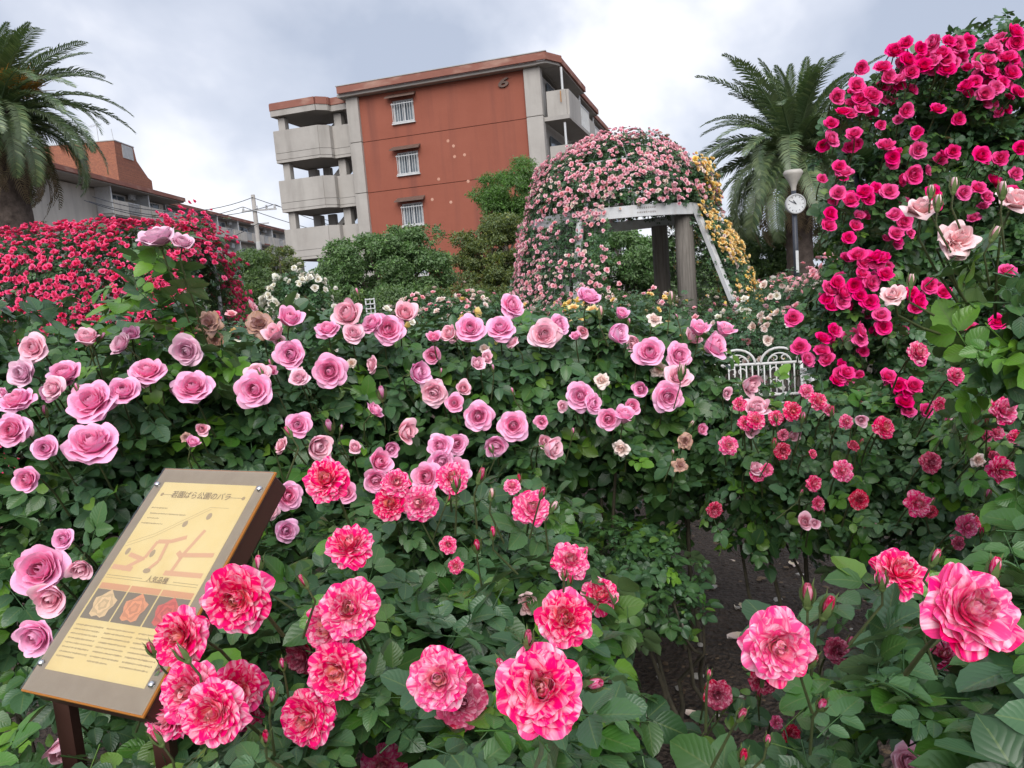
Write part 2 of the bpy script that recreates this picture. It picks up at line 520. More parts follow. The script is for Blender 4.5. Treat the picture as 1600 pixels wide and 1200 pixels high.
M['patch'] = mat_surface('filler_patch', (0.50, 0.22, 0.15), (0.56, 0.34, 0.26), 6, 0.9, 0.1)
M['red_trim'] = mat_surface('terracotta_trim', (0.235, 0.095, 0.07), (0.29, 0.12, 0.09), 0.8, 0.85, 0.25, fine=16,
                            stain=((0.46, 0.30, 0.24), (0.8, 0.8, 2.5), 0.7))
M['hood'] = mat_surface('brown_metal', (0.11, 0.07, 0.055), (0.16, 0.10, 0.08), 4, 0.6, 0.1)
M['white_metal'] = mat_surface('white_paint', (0.52, 0.53, 0.54), (0.62, 0.63, 0.64), 6, 0.45, 0.08, stain=((0.42, 0.36, 0.30), (9, 9, 3), 0.35))
M['grey_metal'] = mat_surface('grey_paint', (0.36, 0.36, 0.36), (0.46, 0.46, 0.46), 3, 0.5, 0.1)
M['dark_metal'] = mat_surface('dark_blue_paint', (0.03, 0.034, 0.045), (0.05, 0.055, 0.07), 6, 0.45, 0.08)
M['lamp_grey'] = mat_surface('lamp_enamel', (0.40, 0.37, 0.33), (0.48, 0.45, 0.41), 5, 0.4, 0.05)
M['rust'] = mat_surface('rust_run', (0.34, 0.15, 0.05), (0.45, 0.24, 0.10), 5, 0.9, 0.1)
def brick_mat():
    m, n, l, b = new_mat('far_brick_tile')
    tc = n.new('ShaderNodeTexCoord')
    mp = n.new('ShaderNodeMapping'); mp.inputs['Rotation'].default_value = (math.pi / 2, 0, 0)
    l.new(tc.outputs['Object'], mp.inputs['Vector'])
    br = n.new('ShaderNodeTexBrick')
    br.inputs['Scale'].default_value = 2.6
    br.inputs['Color1'].default_value = (0.33, 0.115, 0.06, 1); br.inputs['Color2'].default_value = (0.25, 0.085, 0.05, 1)
    br.inputs['Mortar'].default_value = (0.25, 0.14, 0.10, 1); br.inputs['Mortar Size'].default_value = 0.01
    l.new(mp.outputs[0], br.inputs['Vector'])
    no = n.new('ShaderNodeTexNoise'); no.inputs['Scale'].default_value = 9
    l.new(tc.outputs['Object'], no.inputs['Vector'])
    r = ramp(n, [(0.3, (0.75,) * 3), (0.7, (1.15,) * 3)]); l.new(no.outputs[0], r.inputs[0])
    l.new(mix_col(n, l, 1.0, br.outputs[0], r.outputs[0], 'MULTIPLY'), b.inputs['Base Color'])
    b.inputs['Roughness'].default_value = 0.75
    return m
M['brick'] = brick_mat()
def glass_mat():
    m, n, l, b = new_mat('window_glass')
    b.inputs['Base Color'].default_value = (0.10, 0.12, 0.14, 1)
    b.inputs['Roughness'].default_value = 0.08
    b.inputs['Specular IOR Level'].default_value = 0.3
    return m
M['glass'] = glass_mat()
M['curtain'] = mat_surface('curtain', (0.13, 0.16, 0.19), (0.26, 0.29, 0.31), 8, 0.9, 0.1)
M['shade_room'] = mat_surface('dim_room', (0.05, 0.05, 0.055), (0.10, 0.10, 0.10), 1.5, 0.8, 0.1)
def wood_mat(name, c1, c2, sc=(14, 14, 0.8)):
    m, n, l, b = new_mat(name)
    tc = n.new('ShaderNodeTexCoord')
    mp = n.new('ShaderNodeMapping'); mp.inputs['Scale'].default_value = sc
    l.new(tc.outputs['Object'], mp.inputs['Vector'])
    no = n.new('ShaderNodeTexNoise'); no.inputs['Scale'].default_value = 3; no.inputs['Detail'].default_value = 8; no.inputs['Roughness'].default_value = 0.7
    l.new(mp.outputs[0], no.inputs['Vector'])
    r = ramp(n, [(0.3, c1), (0.7, c2)]); l.new(no.outputs[0], r.inputs[0])
    l.new(r.outputs[0], b.inputs['Base Color'])
    b.inputs['Roughness'].default_value = 0.85
    bp = n.new('ShaderNodeBump'); bp.inputs['Strength'].default_value = 0.6; bp.inputs['Distance'].default_value = 0.01
    l.new(no.outputs[0], bp.inputs['Height']); l.new(bp.outputs[0], b.inputs['Normal'])
    return m
M['log'] = wood_mat('weathered_timber', (0.085, 0.075, 0.065), (0.20, 0.18, 0.16))
M['wood'] = wood_mat('brown_wood', (0.16, 0.085, 0.045), (0.30, 0.18, 0.10))
M['bark'] = wood_mat('bark', (0.05, 0.04, 0.03), (0.12, 0.095, 0.075), (5, 5, 1.2))
M['palm_bark'] = mat_surface('palm_trunk_bark', (0.045, 0.033, 0.028), (0.13, 0.10, 0.085), 6, 0.95, 0.8, fine=20)
M['orange'] = mat_surface('palm_flower_stalk', (0.35, 0.16, 0.03), (0.50, 0.27, 0.05), 12, 0.8, 0.2)

# ================================================================== ground
def make_ground():
    xs = np.concatenate([[-900, -300, -100, -40, -15], np.linspace(-6, 6, 121), [15, 40, 100, 300, 900]])
    ys = np.concatenate([[-200, -40, -8], np.linspace(-1, 9, 101), [14, 22, 40, 80, 160, 400, 1500]])
    X, Y = np.meshgrid(xs, ys)
    near = (np.abs(X) < 6.2) & (Y > -1.2) & (Y < 9.2)
    Z = np.where(near, 0.03 * np.sin(X * 2.1 + 0.6) * np.cos(Y * 1.7) + rng.normal(0, 0.011, X.shape), 0)
    nx, ny = len(xs), len(ys)
    V = np.stack([X, Y, Z], -1).reshape(-1, 3)
    i = (np.arange(ny - 1)[:, None] * nx + np.arange(nx - 1)).ravel()
    g = obj('ground', mesh(T(V, np.stack([i, i + 1, i + nx + 1, i + nx], 1)), M['soil'], 'ground'), kind='structure')
    g['label'] = 'dark brown crumbly soil of the rose beds'
    # pale stones and chips lying on the open soil (parts of the ground)
    def pebble(seed, flat):
        r = np.random.default_rng(seed)
        V, Q = [], []
        for k, (z, rad) in enumerate(((0, .75), (.5, 1.0), (.85, .62))):
            for j in range(7):
                a = 2 * math.pi * j / 7
                q = rad * r.uniform(.75, 1.15)
                V.append((q * math.cos(a), q * .75 * math.sin(a), z * flat + r.uniform(-.03, .03)))
        V.append((0, 0, flat))
        for k in range(2):
            Q += [(k * 7 + j, k * 7 + (j + 1) % 7, k * 7 + 7 + (j + 1) % 7, k * 7 + 7 + j) for j in range(7)]
        return T(V, Q, None, None, [(21, 14 + j, 14 + (j + 1) % 7) for j in range(7)])
    stones = [mesh(pebble(s, .45), M['stone'], 'stone', False) for s in range(5)]
    chips = [mesh(pebble(20 + s, .2), M['chip'], 'bark_chip', False) for s in range(4)]
    fallen = [mesh(curl_petal(s), M['cr'], 'fallen_petal') for s in range(3)]
    spots = [(1095, 1010), (1075, 1000), (1060, 985), (1148, 953), (1120, 950), (1142, 880), (1115, 920), (1190, 905), (1160, 955), (1060, 1078),
             (1098, 1180), (1110, 1175), (1215, 940), (1300, 890), (1240, 885), (1330, 905), (1165, 1035), (1080, 1120), (1030, 1060), (1180, 860),
             (1005, 990), (1090, 1060), (1130, 1100), (1040, 1150), (1010, 1120), (1060, 1190), (1150, 1000), (1250, 900), (1120, 850), (980, 900), (860, 830), (875, 828)]
    for k in range(150):
        spots.append((rng.uniform(960, 1480), rng.uniform(830, 1200)))
    for k, (px, py) in enumerate(spots):
        dr = at(px, py, 1.0) - CP
        p = CP + dr * (-EYE / dr[2])
        if p[1] > 7:
            continue
        kindk = k % 3 if k < 32 else (1 if k % 4 else 0)
        a = rng.uniform(0, 6.28)
        s = rng.uniform(.014, .03) if k < 32 else rng.uniform(.006, .017)
        R_ = np.array([[math.cos(a), -math.sin(a), 0], [math.sin(a), math.cos(a), 0], [0, 0, 1]]) * s
        Mx = np.eye(4); Mx[:3, :3] = R_; Mx[:3, 3] = p + (0, 0, .004)
        if kindk == 2:
            Mx[:3, :3] *= 1.3
            obj('fallen_petal', fallen[k % 3], g, Mx)
        elif kindk == 0:
            obj('stone', stones[k % 5], g, Mx)
        else:
            obj('bark_chip', chips[k % 4], g, Mx)
    # loose crumbs: uncountable
    n = 5200
    pts = np.stack([rng.uniform(-1.2, 3.2, n), rng.uniform(.8, 6, n), rng.uniform(0, .03, n)], 1)
    tm = [pebble(40 + s, .6) for s in range(3)]
    Ms = np.tile(np.eye(4), (n, 1, 1))
    s = rng.uniform(.003, .011, n)
    a = rng.uniform(0, 6.28, n)
    Ms[:, 0, 0] = np.cos(a) * s; Ms[:, 0, 1] = -np.sin(a) * s; Ms[:, 1, 0] = np.sin(a) * s; Ms[:, 1, 1] = np.cos(a) * s; Ms[:, 2, 2] = s
    Ms[:, :3, 3] = pts
    t = bake(tm, rng.integers(0, 3, n), Ms)
    obj('soil_crumbs', mesh(t, M['soil'], 'soil_crumbs', False), g, kind='stuff')
    k2 = rng.integers(0, n, 1500)
    Ms2 = Ms[k2].copy(); Ms2[:, :3, 3] += np.stack([rng.normal(0, .1, 1500), rng.normal(0, .1, 1500), np.full(1500, .012)], 1); Ms2[:, 2, :3] *= .4
    obj('bark_litter', mesh(bake(tm, rng.integers(0, 3, 1500), Ms2), M['chip'], 'bark_litter', False), g, kind='stuff')

def curl_petal(seed):
    r = np.random.default_rng(900 + seed)
    V, uv, Q = [], [], []
    for i in range(5):
        for j in range(5):
            u, v = -1 + j / 2, i / 4
            w = math.sin(math.pi * (0.12 + 0.8 * v)) ** .7
            V.append((u * w * .8, (v - .5) * 1.9, .35 * u * u + .25 * (v - .5) ** 2 + .1))
            uv.append((u, v))
    Q = [(i * 5 + j, i * 5 + j + 1, i * 5 + j + 6, i * 5 + j + 5) for i in range(4) for j in range(4)]
    return T(np.array(V) + r.normal(0, .03, (25, 3)), Q, uv, np.tile([r.uniform(), .8, 0], (25, 1)))
make_ground()

# ================================================================== apartment block with the terracotta gable
def part(root, name, t, mat, smooth=False, **p):
    return obj(name, mesh(t, M[mat], name, smooth), root, **p)

def block_six():
    P0 = np.array([-2.44, 41.83, 1.4])
    rz = math.radians(-16.8)
    B = -0.72
    root = thing('apartment_building', 'five-storey apartment block with terracotta gable wall, grey stair landings and the number 6', 'building', (P0[0], P0[1], B), rz=rz)
    Z = lambda z: z + .72
    fl = [10.03, 7.33, 4.63, 1.93]
    # body behind the cladding
    part(root, 'wall', box(-.25, 13.2, Z(5.7), 10.9, 25.8, 13.0), 'concrete')
    # terracotta panels, one per storey, joints open between them; window holes are left out of each panel
    levels = [12.42] + fl + [-.8]
    winx, ww, wh = -2.27, 1.22, 1.18
    for k in range(5):
        zt, zb = levels[k] - .015, levels[k + 1] + .015
        x0, x1 = -4.8, 4.5
        wz = levels[k + 1] + 1.30
        pcs = [(x0, winx - ww / 2, zb, zt), (winx + ww / 2, x1, zb, zt), (winx - ww / 2, winx + ww / 2, zb, wz - wh / 2), (winx - ww / 2, winx + ww / 2, wz + wh / 2, zt)] if k < 4 else [(x0, x1, zb, zt)]
        t = join([box((a + b) / 2, .12, Z((c + d) / 2), b - a, .2, d - c) for a, b, c, d in pcs])
        part(root, 'wall_panel', t, 'red_wall')
        part(root, 'corner_pier', box(-5.15, .06, Z((zt + zb) / 2), .70, .5, zt - zb, .02), 'concrete')
        part(root, 'corner_pier', box(4.93, .06, Z((zt + zb) / 2), .86, .5, zt - zb, .02), 'concrete')
        if k < 4:
            w = part(root, 'window', box(winx, .20, Z(wz), ww - .06, .02, wh - .06), 'glass')
            fr = join([box(winx + s * (ww / 2 - .035), .13, Z(wz), .07, .1, wh) for s in (-1, 1)] + [box(winx, .13, Z(wz + s * (wh / 2 - .035)), ww - .14, .1, .07) for s in (-1, 1)]
                      + [box(winx, .145, Z(wz), .06, .06, wh - .14)])
            part(w, 'frame', fr, 'white_metal')
            part(w, 'curtain', join([box(winx + s * .38, .178, Z(wz), .3, .012, wh - .16) for s in (-1, 1)]), 'curtain')
            bars = [box(winx + (i - 4) * .145, -.10, Z(wz - .08), .024, .024, wh - .1) for i in range(9)]
            bars += [box(winx, -.10, Z(wz - .08 + s * (wh / 2 - .12)), 1.28, .035, .045) for s in (-1, 1)]
            bars += [box(winx + s * .62, -.03, Z(wz - .08 + q * (wh / 2 - .12)), .03, .12, .03) for s in (-1, 1) for q in (-1, 1)]
            part(w, 'grille', join(bars), 'white_metal')
            part(w, 'sill', box(winx, -.02, Z(wz - wh / 2 - .04), ww + .12, .2, .06), 'white_metal')
            h = T([(winx - .8, .02, Z(wz + .93)), (winx + .8, .02, Z(wz + .93)), (winx + .85, -.42, Z(wz + .72)), (winx - .85, -.42, Z(wz + .72)),
                   (winx - .8, .02, Z(wz + .83)), (winx + .8, .02, Z(wz + .83)), (winx + .85, -.42, Z(wz + .66)), (winx - .85, -.42, Z(wz + .66))],
                  [(0, 3, 2, 1), (4, 5, 6, 7), (3, 7, 6, 2), (0, 4, 7, 3), (1, 2, 6, 5), (0, 1, 5, 4)])
            part(w, 'window_hood', h, 'hood')
    # filler patches
    for px, py in ((708, 221), (717, 229), (735, 243), (718, 245), (689, 278), (739, 283), (676, 309), (708, 314)):
        d = 41.3
        p = at(px, py, d) - P0
        lx = p[0] * math.cos(rz) + p[1] * math.sin(rz)
        part(root, 'filler_patch', lathe([(0.0, 0), (.07, .002), (.085, .006)], 9).moved(mat4((1, 0, 0), (0, 0, 1), (0, 1, 0), (lx, .012, Z(p[2] + P0[2] - .1)))), 'patch')
    # number
    n_ = obj('house_number', text_mesh('6', .86, M['hood'], .05, .22, .02), root)
    n_.location = (3.33, -.04, Z(11.92)); n_.rotation_euler = (math.pi / 2, 0, 0); n_.scale = (1.35, .72, 1)
    # roof with terracotta fascia
    part(root, 'roof', box(-.27, 12.8, Z(12.5), 11.1, 26.6, .16), 'concrete_dark')
    part(root, 'roof_fascia', join([box(.05, -.62, Z(12.75), 11.5, .16, .36)] + [box(0, 0, 0, 1.24, .14, .34).moved(mat4(unit((.55, 1.08, 0)), unit((-1.08, .55, 0)), (0, 0, 1), (6.06, -.14, Z(12.72))))]), 'red_trim')
    part(root, 'eave', prism([(5.29, -.52), (5.8, -.52), (6.27, .38), (5.29, .38)], Z(12.43), Z(12.57)), 'concrete_dark')
    part(root, 'roof_flashing', box(.05, -.62, Z(12.95), 11.6, .22, .04), 'grey_metal')
    # stair landings
    out = [(-9.95, -.45), (-7.2, -.45), (-6.75, -.02), (-6.75, .35), (-5.5, .35), (-5.5, 3.0), (-9.95, 3.0)]
    def landing(zf, roof=False):
        nm = 'stair_roof' if roof else 'stair_landing'
        zb, zt = (zf - .42, zf - .12) if roof else (zf - .5, zf - .24)
        o = part(root, nm, prism(out, Z(zb), Z(zt)), 'concrete_dark')
        wall = []
        path = [(-9.95, 3.0), (-9.95, -.45), (-7.2, -.45), (-6.75, -.02), (-6.75, .35), (-5.5, .35)]
        def run(pth, off, th, z0, z1):
            ts = []
            for (xa, ya), (xb, yb) in zip(pth[:-1], pth[1:]):
                d = np.array([xb - xa, yb - ya]); L = np.linalg.norm(d); d /= L
                nrm = np.array([-d[1], d[0]])
                c = np.array([(xa + xb) / 2, (ya + yb) / 2]) + nrm * (off + th / 2)
                Mx = mat4((d[0], d[1], 0), (nrm[0], nrm[1], 0), (0, 0, 1), (c[0], c[1], Z((z0 + z1) / 2)))
                ts.append(box(0, 0, 0, L + .0, th, z1 - z0).moved(Mx))
            return join(ts)
        if roof:
            part(o, 'fascia', run(path, -.12, .14, zf - .12, zf + .26), 'red_trim')
            part(o, 'eave', run(path, -.08, .14, zf - .44, zf - .13), 'concrete')
        else:
            part(o, 'parapet', run(path, -.03, .14, zf - .04, zf + 1.17), 'concrete')
            part(o, 'parapet_base', run(path, -.03, .14, zf - .40, zf - .06), 'concrete')
            part(o, 'slab_edge', run(path, -.01, .12, zf - .56, zf - .42), 'concrete')
        return o
    landing(12.42, True)
    for z in fl:
        o = landing(z)
    for z0, z1 in zip([-.8] + fl[::-1], fl[::-1] + [12.5]):
        b0, b1 = z0 + .01, z1 - .57
        for x, y, sx, sy in ((-9.55, .0, .42, .42), (-9.5, 2.7, .5, .5), (-6.55, .9, .45, .45), (-8.6, 2.75, .5, .3)):
            part(root, 'pillar', box(x, y, Z((b0 + b1) / 2), sx, sy, b1 - b0, .02), 'concrete')
        # flight of stairs seen from below
        a = np.array([-9.0, Z(z0)]); c = np.array([-6.3, Z(z1 - .3)])
        d = unit(c - a); L = np.linalg.norm(c - a)
        part(root, 'stair_flight', box(0, 0, 0, L, 1.1, .25).moved(mat4((d[0], 0, d[1]), (0, 1, 0), (-d[1], 0, d[0]), ((a[0] + c[0]) / 2, 2.0, (a[1] + c[1]) / 2))), 'concrete_dark')
    # balconies on the long side, receding from the corner
    for k, z in enumerate(fl[:3]):
        for bay in range(4):
            y0 = .1 + bay * 6.4
            dx = -min(.9, .35 * bay)
            o = part(root, 'balcony', box(6.0 + dx / 2, y0 + 3.1, Z(z - .16), 1.34 + dx, 6.2, .2), 'concrete_dark')
            part(o, 'parapet', box(6.61 + dx, y0 + 1.6, Z(z + .5), .13, 3.0, 1.35), 'concrete')
            part(o, 'parapet', box(6.04 + dx / 2, y0 + .08, Z(z + .5), 1.0 + dx, .13, 1.35), 'concrete')
            part(o, 'railing', join([box(6.6 + dx, y0 + 3.3 + i * .19, Z(z + .55), .03, .03, 1.1) for i in range(15)] + [box(6.6 + dx, y0 + 4.6, Z(z + 1.12), .05, 2.9, .05)]), 'white_metal')
            part(o, 'drain_pipe', tube([(6.35 + dx, y0 + .22, Z(z + 1.17)), (6.35 + dx, y0 + .22, Z(z + 2.30))], .06, 8), 'white_metal')
            part(o, 'door_window', box(5.3, y0 + 3.2, Z(z + 1.0), .05, 3.6, 1.9), 'glass')
    for bay in range(4):
        y0 = .45 + bay * 6.4 if bay else .41
        y1 = .45 + (bay + 1) * 6.4
        dx = -min(.9, .35 * bay)
        part(root, 'eave', box((5.3 + 6.27 + dx) / 2, (y0 + y1) / 2, Z(12.5), .97 + dx, y1 - y0 - .02, .15), 'concrete_dark')
        part(root, 'eave_fascia', box(6.33 + dx, (y0 + y1) / 2, Z(12.66), .12, y1 - y0, .30), 'red_trim')
    part(root, 'rust_stain', box(6.3, .008, Z(10.85), .05, .012, .55), 'rust')
block_six()

# ================================================================== long apartment block at the left, with the brick penthouse
def far_block():
    B = -.8
    root = thing('apartment_building', 'long grey apartment block with balconies and a brick penthouse beyond the crimson roses', 'building', (-33.2, 50, B), rz=math.radians(-1.5))
    H = 12.9
    part(root, 'wall', box(-6, 36, H / 2, 12, 72, H), 'pale_concrete')
    part(root, 'roof', join([box(-5.3, 12.3, H + .14, 16.2, 25.6, .22), box(-5.7, 49, H + .12, 13.4, 47.4, .22)]), 'concrete_dark')
    part(root, 'roof_fascia', join([box(2.9, 12.2, H + .3, .2, 25.8, .34), box(1.12, 49, H + .28, .16, 47, .34), box(-5.3, 25.15, H + .3, 16.2, .16, .34)]), 'red_trim')
    part(root, 'front_wing_wall', box(.55, 12.3, H / 2, 1.0, 24.4, H - .1), 'pale_concrete')
    for fl_ in range(2, 5):
        z = fl_ * 2.7
        for bay in range(11):
            y0 = bay * 6.2 + .3
            fx = 1.05 if bay < 4 else 0.0
            pw = 1.45 if bay < 4 else 1.1
            if bay < 2:
                continue
            o = part(root, 'balcony', box(fx + pw / 2, y0 + 3.0, z - .1, pw, 6.0, .2), 'concrete_dark')
            part(o, 'parapet', box(fx + pw, y0 + 1.1, z + .5, .14, 2.2, 1.15), 'pale_concrete')
            part(o, 'parapet', box(fx + pw, y0 + 5.15, z + .5, .14, 1.7, 1.15), 'pale_concrete')
            part(o, 'edge_strip', box(fx + pw + .02, y0 + 3.25, z - .02, .14, 2.1, .16), 'red_trim')
            part(o, 'railing', join([box(fx + pw, y0 + 2.3 + i * .2, z + .55, .03, .03, 1.0) for i in range(10)] + [box(fx + pw, y0 + 3.2, z + 1.06, .06, 2.0, .06)]), 'white_metal')
            part(o, 'partition', box(fx + pw / 2, y0 + .04, z + 1.1, pw * .9, .06, 2.1), 'white_metal')
            part(o, 'drain_pipe', tube([(fx + pw - .05, y0 - .12, z), (fx + pw - .05, y0 - .12, z + 2.55)], .07, 7), 'white_metal')
            w = part(o, 'door_window', box(fx + .03, y0 + 3.3, z + .95, .06, 2.5, 1.85), 'glass')
            part(w, 'frame', join([box(fx + .07, y0 + 3.3 + s * 1.25, z + .95, .06, .07, 1.9) for s in (-1, 0, 1)] + [box(fx + .07, y0 + 3.3, z + 1.92, .06, 2.56, .07)]), 'white_metal')
            if bay % 2 == 0:
                part(o, 'air_conditioner', box(fx + .35, y0 + 5.3, z + 2.0, .35, .85, .6, .04), 'white_metal')
            if bay % 3 == 1:
                part(o, 'laundry', join([box(fx + pw * .7, y0 + 2.5 + i * .35, z + 1.3, .03, .28, rng.uniform(.4, .7)) for i in range(4)]), 'curtain')
    # brick penthouse: outline in local y, z
    prof = [(22.0, H + .25), (28.4, H + .25), (28.4, H + 2.9), (27.7, H + 3.1), (25.8, H + 4.4), (25.5, H + 5.6), (22.0, H + 5.6)]
    n = len(prof)
    for nm, x0, x1 in (('penthouse', -9.0, -1.5),):
        V = [(x0, y, z) for y, z in prof] + [(x1, y, z) for y, z in prof]
        V += [(x0, 25, H + 2.5), (x1, 25, H + 2.5)]
        Q = [(i, n + i, n + (i + 1) % n, (i + 1) % n) for i in range(n)]
        Tr = [(2 * n, i, (i + 1) % n) for i in range(n)] + [(2 * n + 1, n + (i + 1) % n, n + i) for i in range(n)]
        p = part(root, nm, T(V, Q, None, None, Tr), 'brick')
    part(p, 'louvre', box(-1.47, 24.2, H + 4.9, .08, 1.9, 1.2), 'grey_metal')
    part(p, 'window', box(-1.47, 27.0, H + .8, .08, .5, .6), 'shade_room')
    part(p, 'coping', box(-5.25, 23.75, H + 5.63, 7.6, 3.6, .08), 'grey_metal')
    a = part(p, 'antenna', join([tube([(-3.2, 22.6, H + 5.6), (-3.2, 22.6, H + 7.2)], .03, 5), tube([(-3.9, 22.6, H + 7.1), (-2.7, 22.6, H + 7.3)], .02, 5)]
             + [tube([(-3.8 + i * .22, 22.2, H + 7.12 + i * .04), (-3.8 + i * .22, 23.0, H + 7.12 + i * .04)], .012, 4) for i in range(5)]), 'grey_metal')
    part(p, 'antenna_rod', tube([(-1.9, 22.8, H + 5.6), (-2.0, 22.8, H + 6.8)], .025, 5), 'grey_metal')
far_block()

# ================================================================== utility pole and wires
def pole():
    p = at(411, 440, 52)
    top = at(404.5, 306, 52)
    r = thing('utility_pole', 'grey concrete utility pole with crossarm and wires between the two apartment blocks', 'utility pole', (p[0], p[1], 0))
    h = top[2]
    part(r, 'shaft', tube([(0, 0, -.1), (0, 0, h * .5), (0, 0, h)], [.2, .17, .13], 10), 'concrete_dark', True)
    part(r, 'crossarm', join([box(.35, -.16, h - 1.05, 2.3, .1, .1), box(.2, .15, h - 1.9, 1.2, .08, .08)]), 'grey_metal')
    for x in (-.7, .2, .85, 1.4):
        part(r, 'insulator', lathe([(.0, 0), (.06, 0), (.09, .1), (.05, .14), (.08, .24), (0, .27)], 8).moved(mat4((1, 0, 0), (0, 1, 0), (0, 0, 1), (x, -.16, h - 1.0))), 'white_metal')
    part(r, 'transformer_box', box(.1, -.3, h - 3.4, .3, .3, .55, .03), 'grey_metal')
    def wire(a, b, sag):
        s = np.linspace(0, 1, 14)
        P = np.outer(1 - s, a) + np.outer(s, b)
        P[:, 2] -= sag * 4 * s * (1 - s)
        return tube(P, .022, 4, False)
    far = at(140, 372, 45) - np.array([p[0], p[1], 0])
    for i, (x, dz) in enumerate(((-.7, -.75), (1.4, -.75), (0, -.2), (.2, -1.9), (0, -3.3), (0, -3.7))):
        a = np.array([x, -.16, h + dz])
        b = far + np.array([0, i * .5, (dz + .7) * .6 + (2.2 if i < 3 else 0)])
        part(r, 'wire', wire(a, b, .9), 'dark_metal')
        if i < 4:
            part(r, 'wire', wire(a, np.array([10 + i, 12, h + dz - 2.5]), .7), 'dark_metal')
pole()

# ================================================================== palms
def frond_template(seed, L=3.4, droop=1.0, n=60, lw=.42):
    r = np.random.default_rng(seed)
    s = np.linspace(0, 1, n)
    ang = np.radians(12) - droop * np.radians(95) * s ** 1.35      # elevation along the rachis, from its base
    dx, dz = np.cos(ang), np.sin(ang)
    X = np.concatenate([[0], np.cumsum((dx[1:] + dx[:-1]) / 2)]) * L / (n - 1)
    Zz = np.concatenate([[0], np.cumsum((dz[1:] + dz[:-1]) / 2)]) * L / (n - 1)
    P = np.stack([X, np.zeros(n), Zz], 1)
    parts = [tube(P[::5], np.linspace(.035, .006, len(P[::5])), 4, False)]
    parts[0].col[:, 0] = .9
    V, Q, col = [], [], []
    for i in range(5, n):
        tng = np.array([dx[i], 0, dz[i]])
        nrm = np.array([-dz[i], 0, dx[i]])
        for sd in (-1, 1):
            ll = lw * (math.sin(math.pi * min(1, .12 + .88 * s[i])) ** .55 + .12) * r.uniform(.85, 1.1)
            out = unit(tng * .62 + np.array([0, sd * .85, 0]) + nrm * r.uniform(.1, .4))
            w = .030
            base = P[i] + nrm * .01
            mid = base + out * ll * .55
            tip = base + out * ll + np.array([0, 0, -.28 * ll])
            wv = tng * w
            k = len(V)
            V += [base - wv * .6, base + wv * .6, mid - wv, mid + wv, tip]
            Q += [(k, k + 1, k + 3, k + 2), (k + 2, k + 3, k + 4, k + 4)]
            c = r.uniform(0, 1)
            col += [(c, .5, 0)] * 5
    Q = np.array(Q)
    quads = Q[Q[:, 2] != Q[:, 3]]
    tris = Q[Q[:, 2] == Q[:, 3]][:, :3]
    parts.append(T(V, quads, None, col, tris))
    return join(parts)

FR = [frond_template(s, 3.4, d, lw=.40) for s, d in ((1, .55), (2, .85), (3, 1.15), (4, 1.4))]
FR_UP = [frond_template(s, 3.0, d, lw=.36) for s, d in ((5, .35), (6, .6))]
FD = [frond_template(s, 2.9, d, lw=.26, n=34) for s, d in ((8, 1.0), (9, 1.2))]
FRM = [mesh(t, M['palm'], 'frond') for t in FR + FR_UP]
FDM = [mesh(t, M['palm_dead'], 'withered_frond') for t in FD]
def palm(px, d, crown_py, label, scale=1.0, seed=1, trunk_r=.34, stalks=False):
    r = np.random.default_rng(seed)
    c = at(px, crown_py, d)
    root = thing('palm_tree', label, 'palm tree', (c[0], c[1], 0), 'canary palms')
    h = c[2]
    zz = np.linspace(-.1, h, 40)
    rad = trunk_r * (1 + .10 * np.abs(np.sin(zz * 14)) + .25 * np.exp(-zz * 2) + .35 * np.exp(-((h - zz) / .5) ** 2))
    part(root, 'trunk', tube(np.stack([0 * zz, 0 * zz, zz], 1), rad, 16), 'palm_bark', True)
    stubs = []
    for k in range(70):
        a = k * 2.4
        z = h - .05 - r.uniform(0, 1.1)
        dirv = unit(np.array([math.cos(a), math.sin(a), .9]))
        p = np.array([math.cos(a) * trunk_r, math.sin(a) * trunk_r, z])
        stubs.append(tube([p, p + dirv * .18], [.06, .03], 5))
    part(root, 'leaf_base', join(stubs), 'palm_bark')
    def put(me, name, az, el, sc, z):
        a = np.array([math.cos(az) * math.cos(el), math.sin(az) * math.cos(el), math.sin(el)])
        y = unit(np.cross((0, 0, 1), a)); zt = np.cross(a, y)
        tw = r.normal(0, .25)
        y2 = y * math.cos(tw) + zt * math.sin(tw); z2 = np.cross(a, y2)
        obj(name, me, root, mat4(a, y2, z2, (math.cos(az) * .2, math.sin(az) * .2, z), sc))
    n = 100
    for k in range(n):
        az = k * 2.39996 + r.normal(0, .12)
        f = k / n                                           # 0 = upright heart, 1 = lowest
        el = math.radians(82 - 96 * f ** .8 + r.normal(0, 5))
        if f < .22:
            me = FRM[4 + int(r.integers(0, 2))]
        else:
            me = FRM[min(3, int((f - .22) / .78 * 3.2 + r.uniform(0, 1)))]
        put(me, 'frond', az, el, scale * r.uniform(.85, 1.08) * (.82 if f < .25 else 1.0), h + .1 - .5 * f)
    for k in range(30):
        put(FDM[k % 2], 'withered_frond', k * 2.39996 + .8, math.radians(r.uniform(-50, -25)), scale * r.uniform(.75, .95), h - .45 - r.uniform(0, .3))
    if stalks:
        for k in range(7):
            az = math.radians(-100 + k * 28)
            bits = []
            a = np.array([math.cos(az), math.sin(az), .55])
            P = [a * s * .9 + np.array([0, 0, -.15 * s * s]) for s in np.linspace(0, 1, 5)]
            bits.append(tube(P, [.03, .028, .024, .02, .015], 5))
            for q in range(40):
                b = P[3] + (P[4] - P[3]) * r.uniform(-.8, 1)
                bits.append(tube([b, b + unit(a + r.normal(0, .5, 3)) * r.uniform(.25, .55)], [.012, .006], 3, False))
            part(root, 'flower_stalk', join(bits).moved(mat4((1, 0, 0), (0, 1, 0), (0, 0, 1), (0, 0, h + .2))), 'orange')
palm(-6, 19, 172, 'broad palm with orange flower stalks at the left edge of the photo', .86, 3, .42, True)
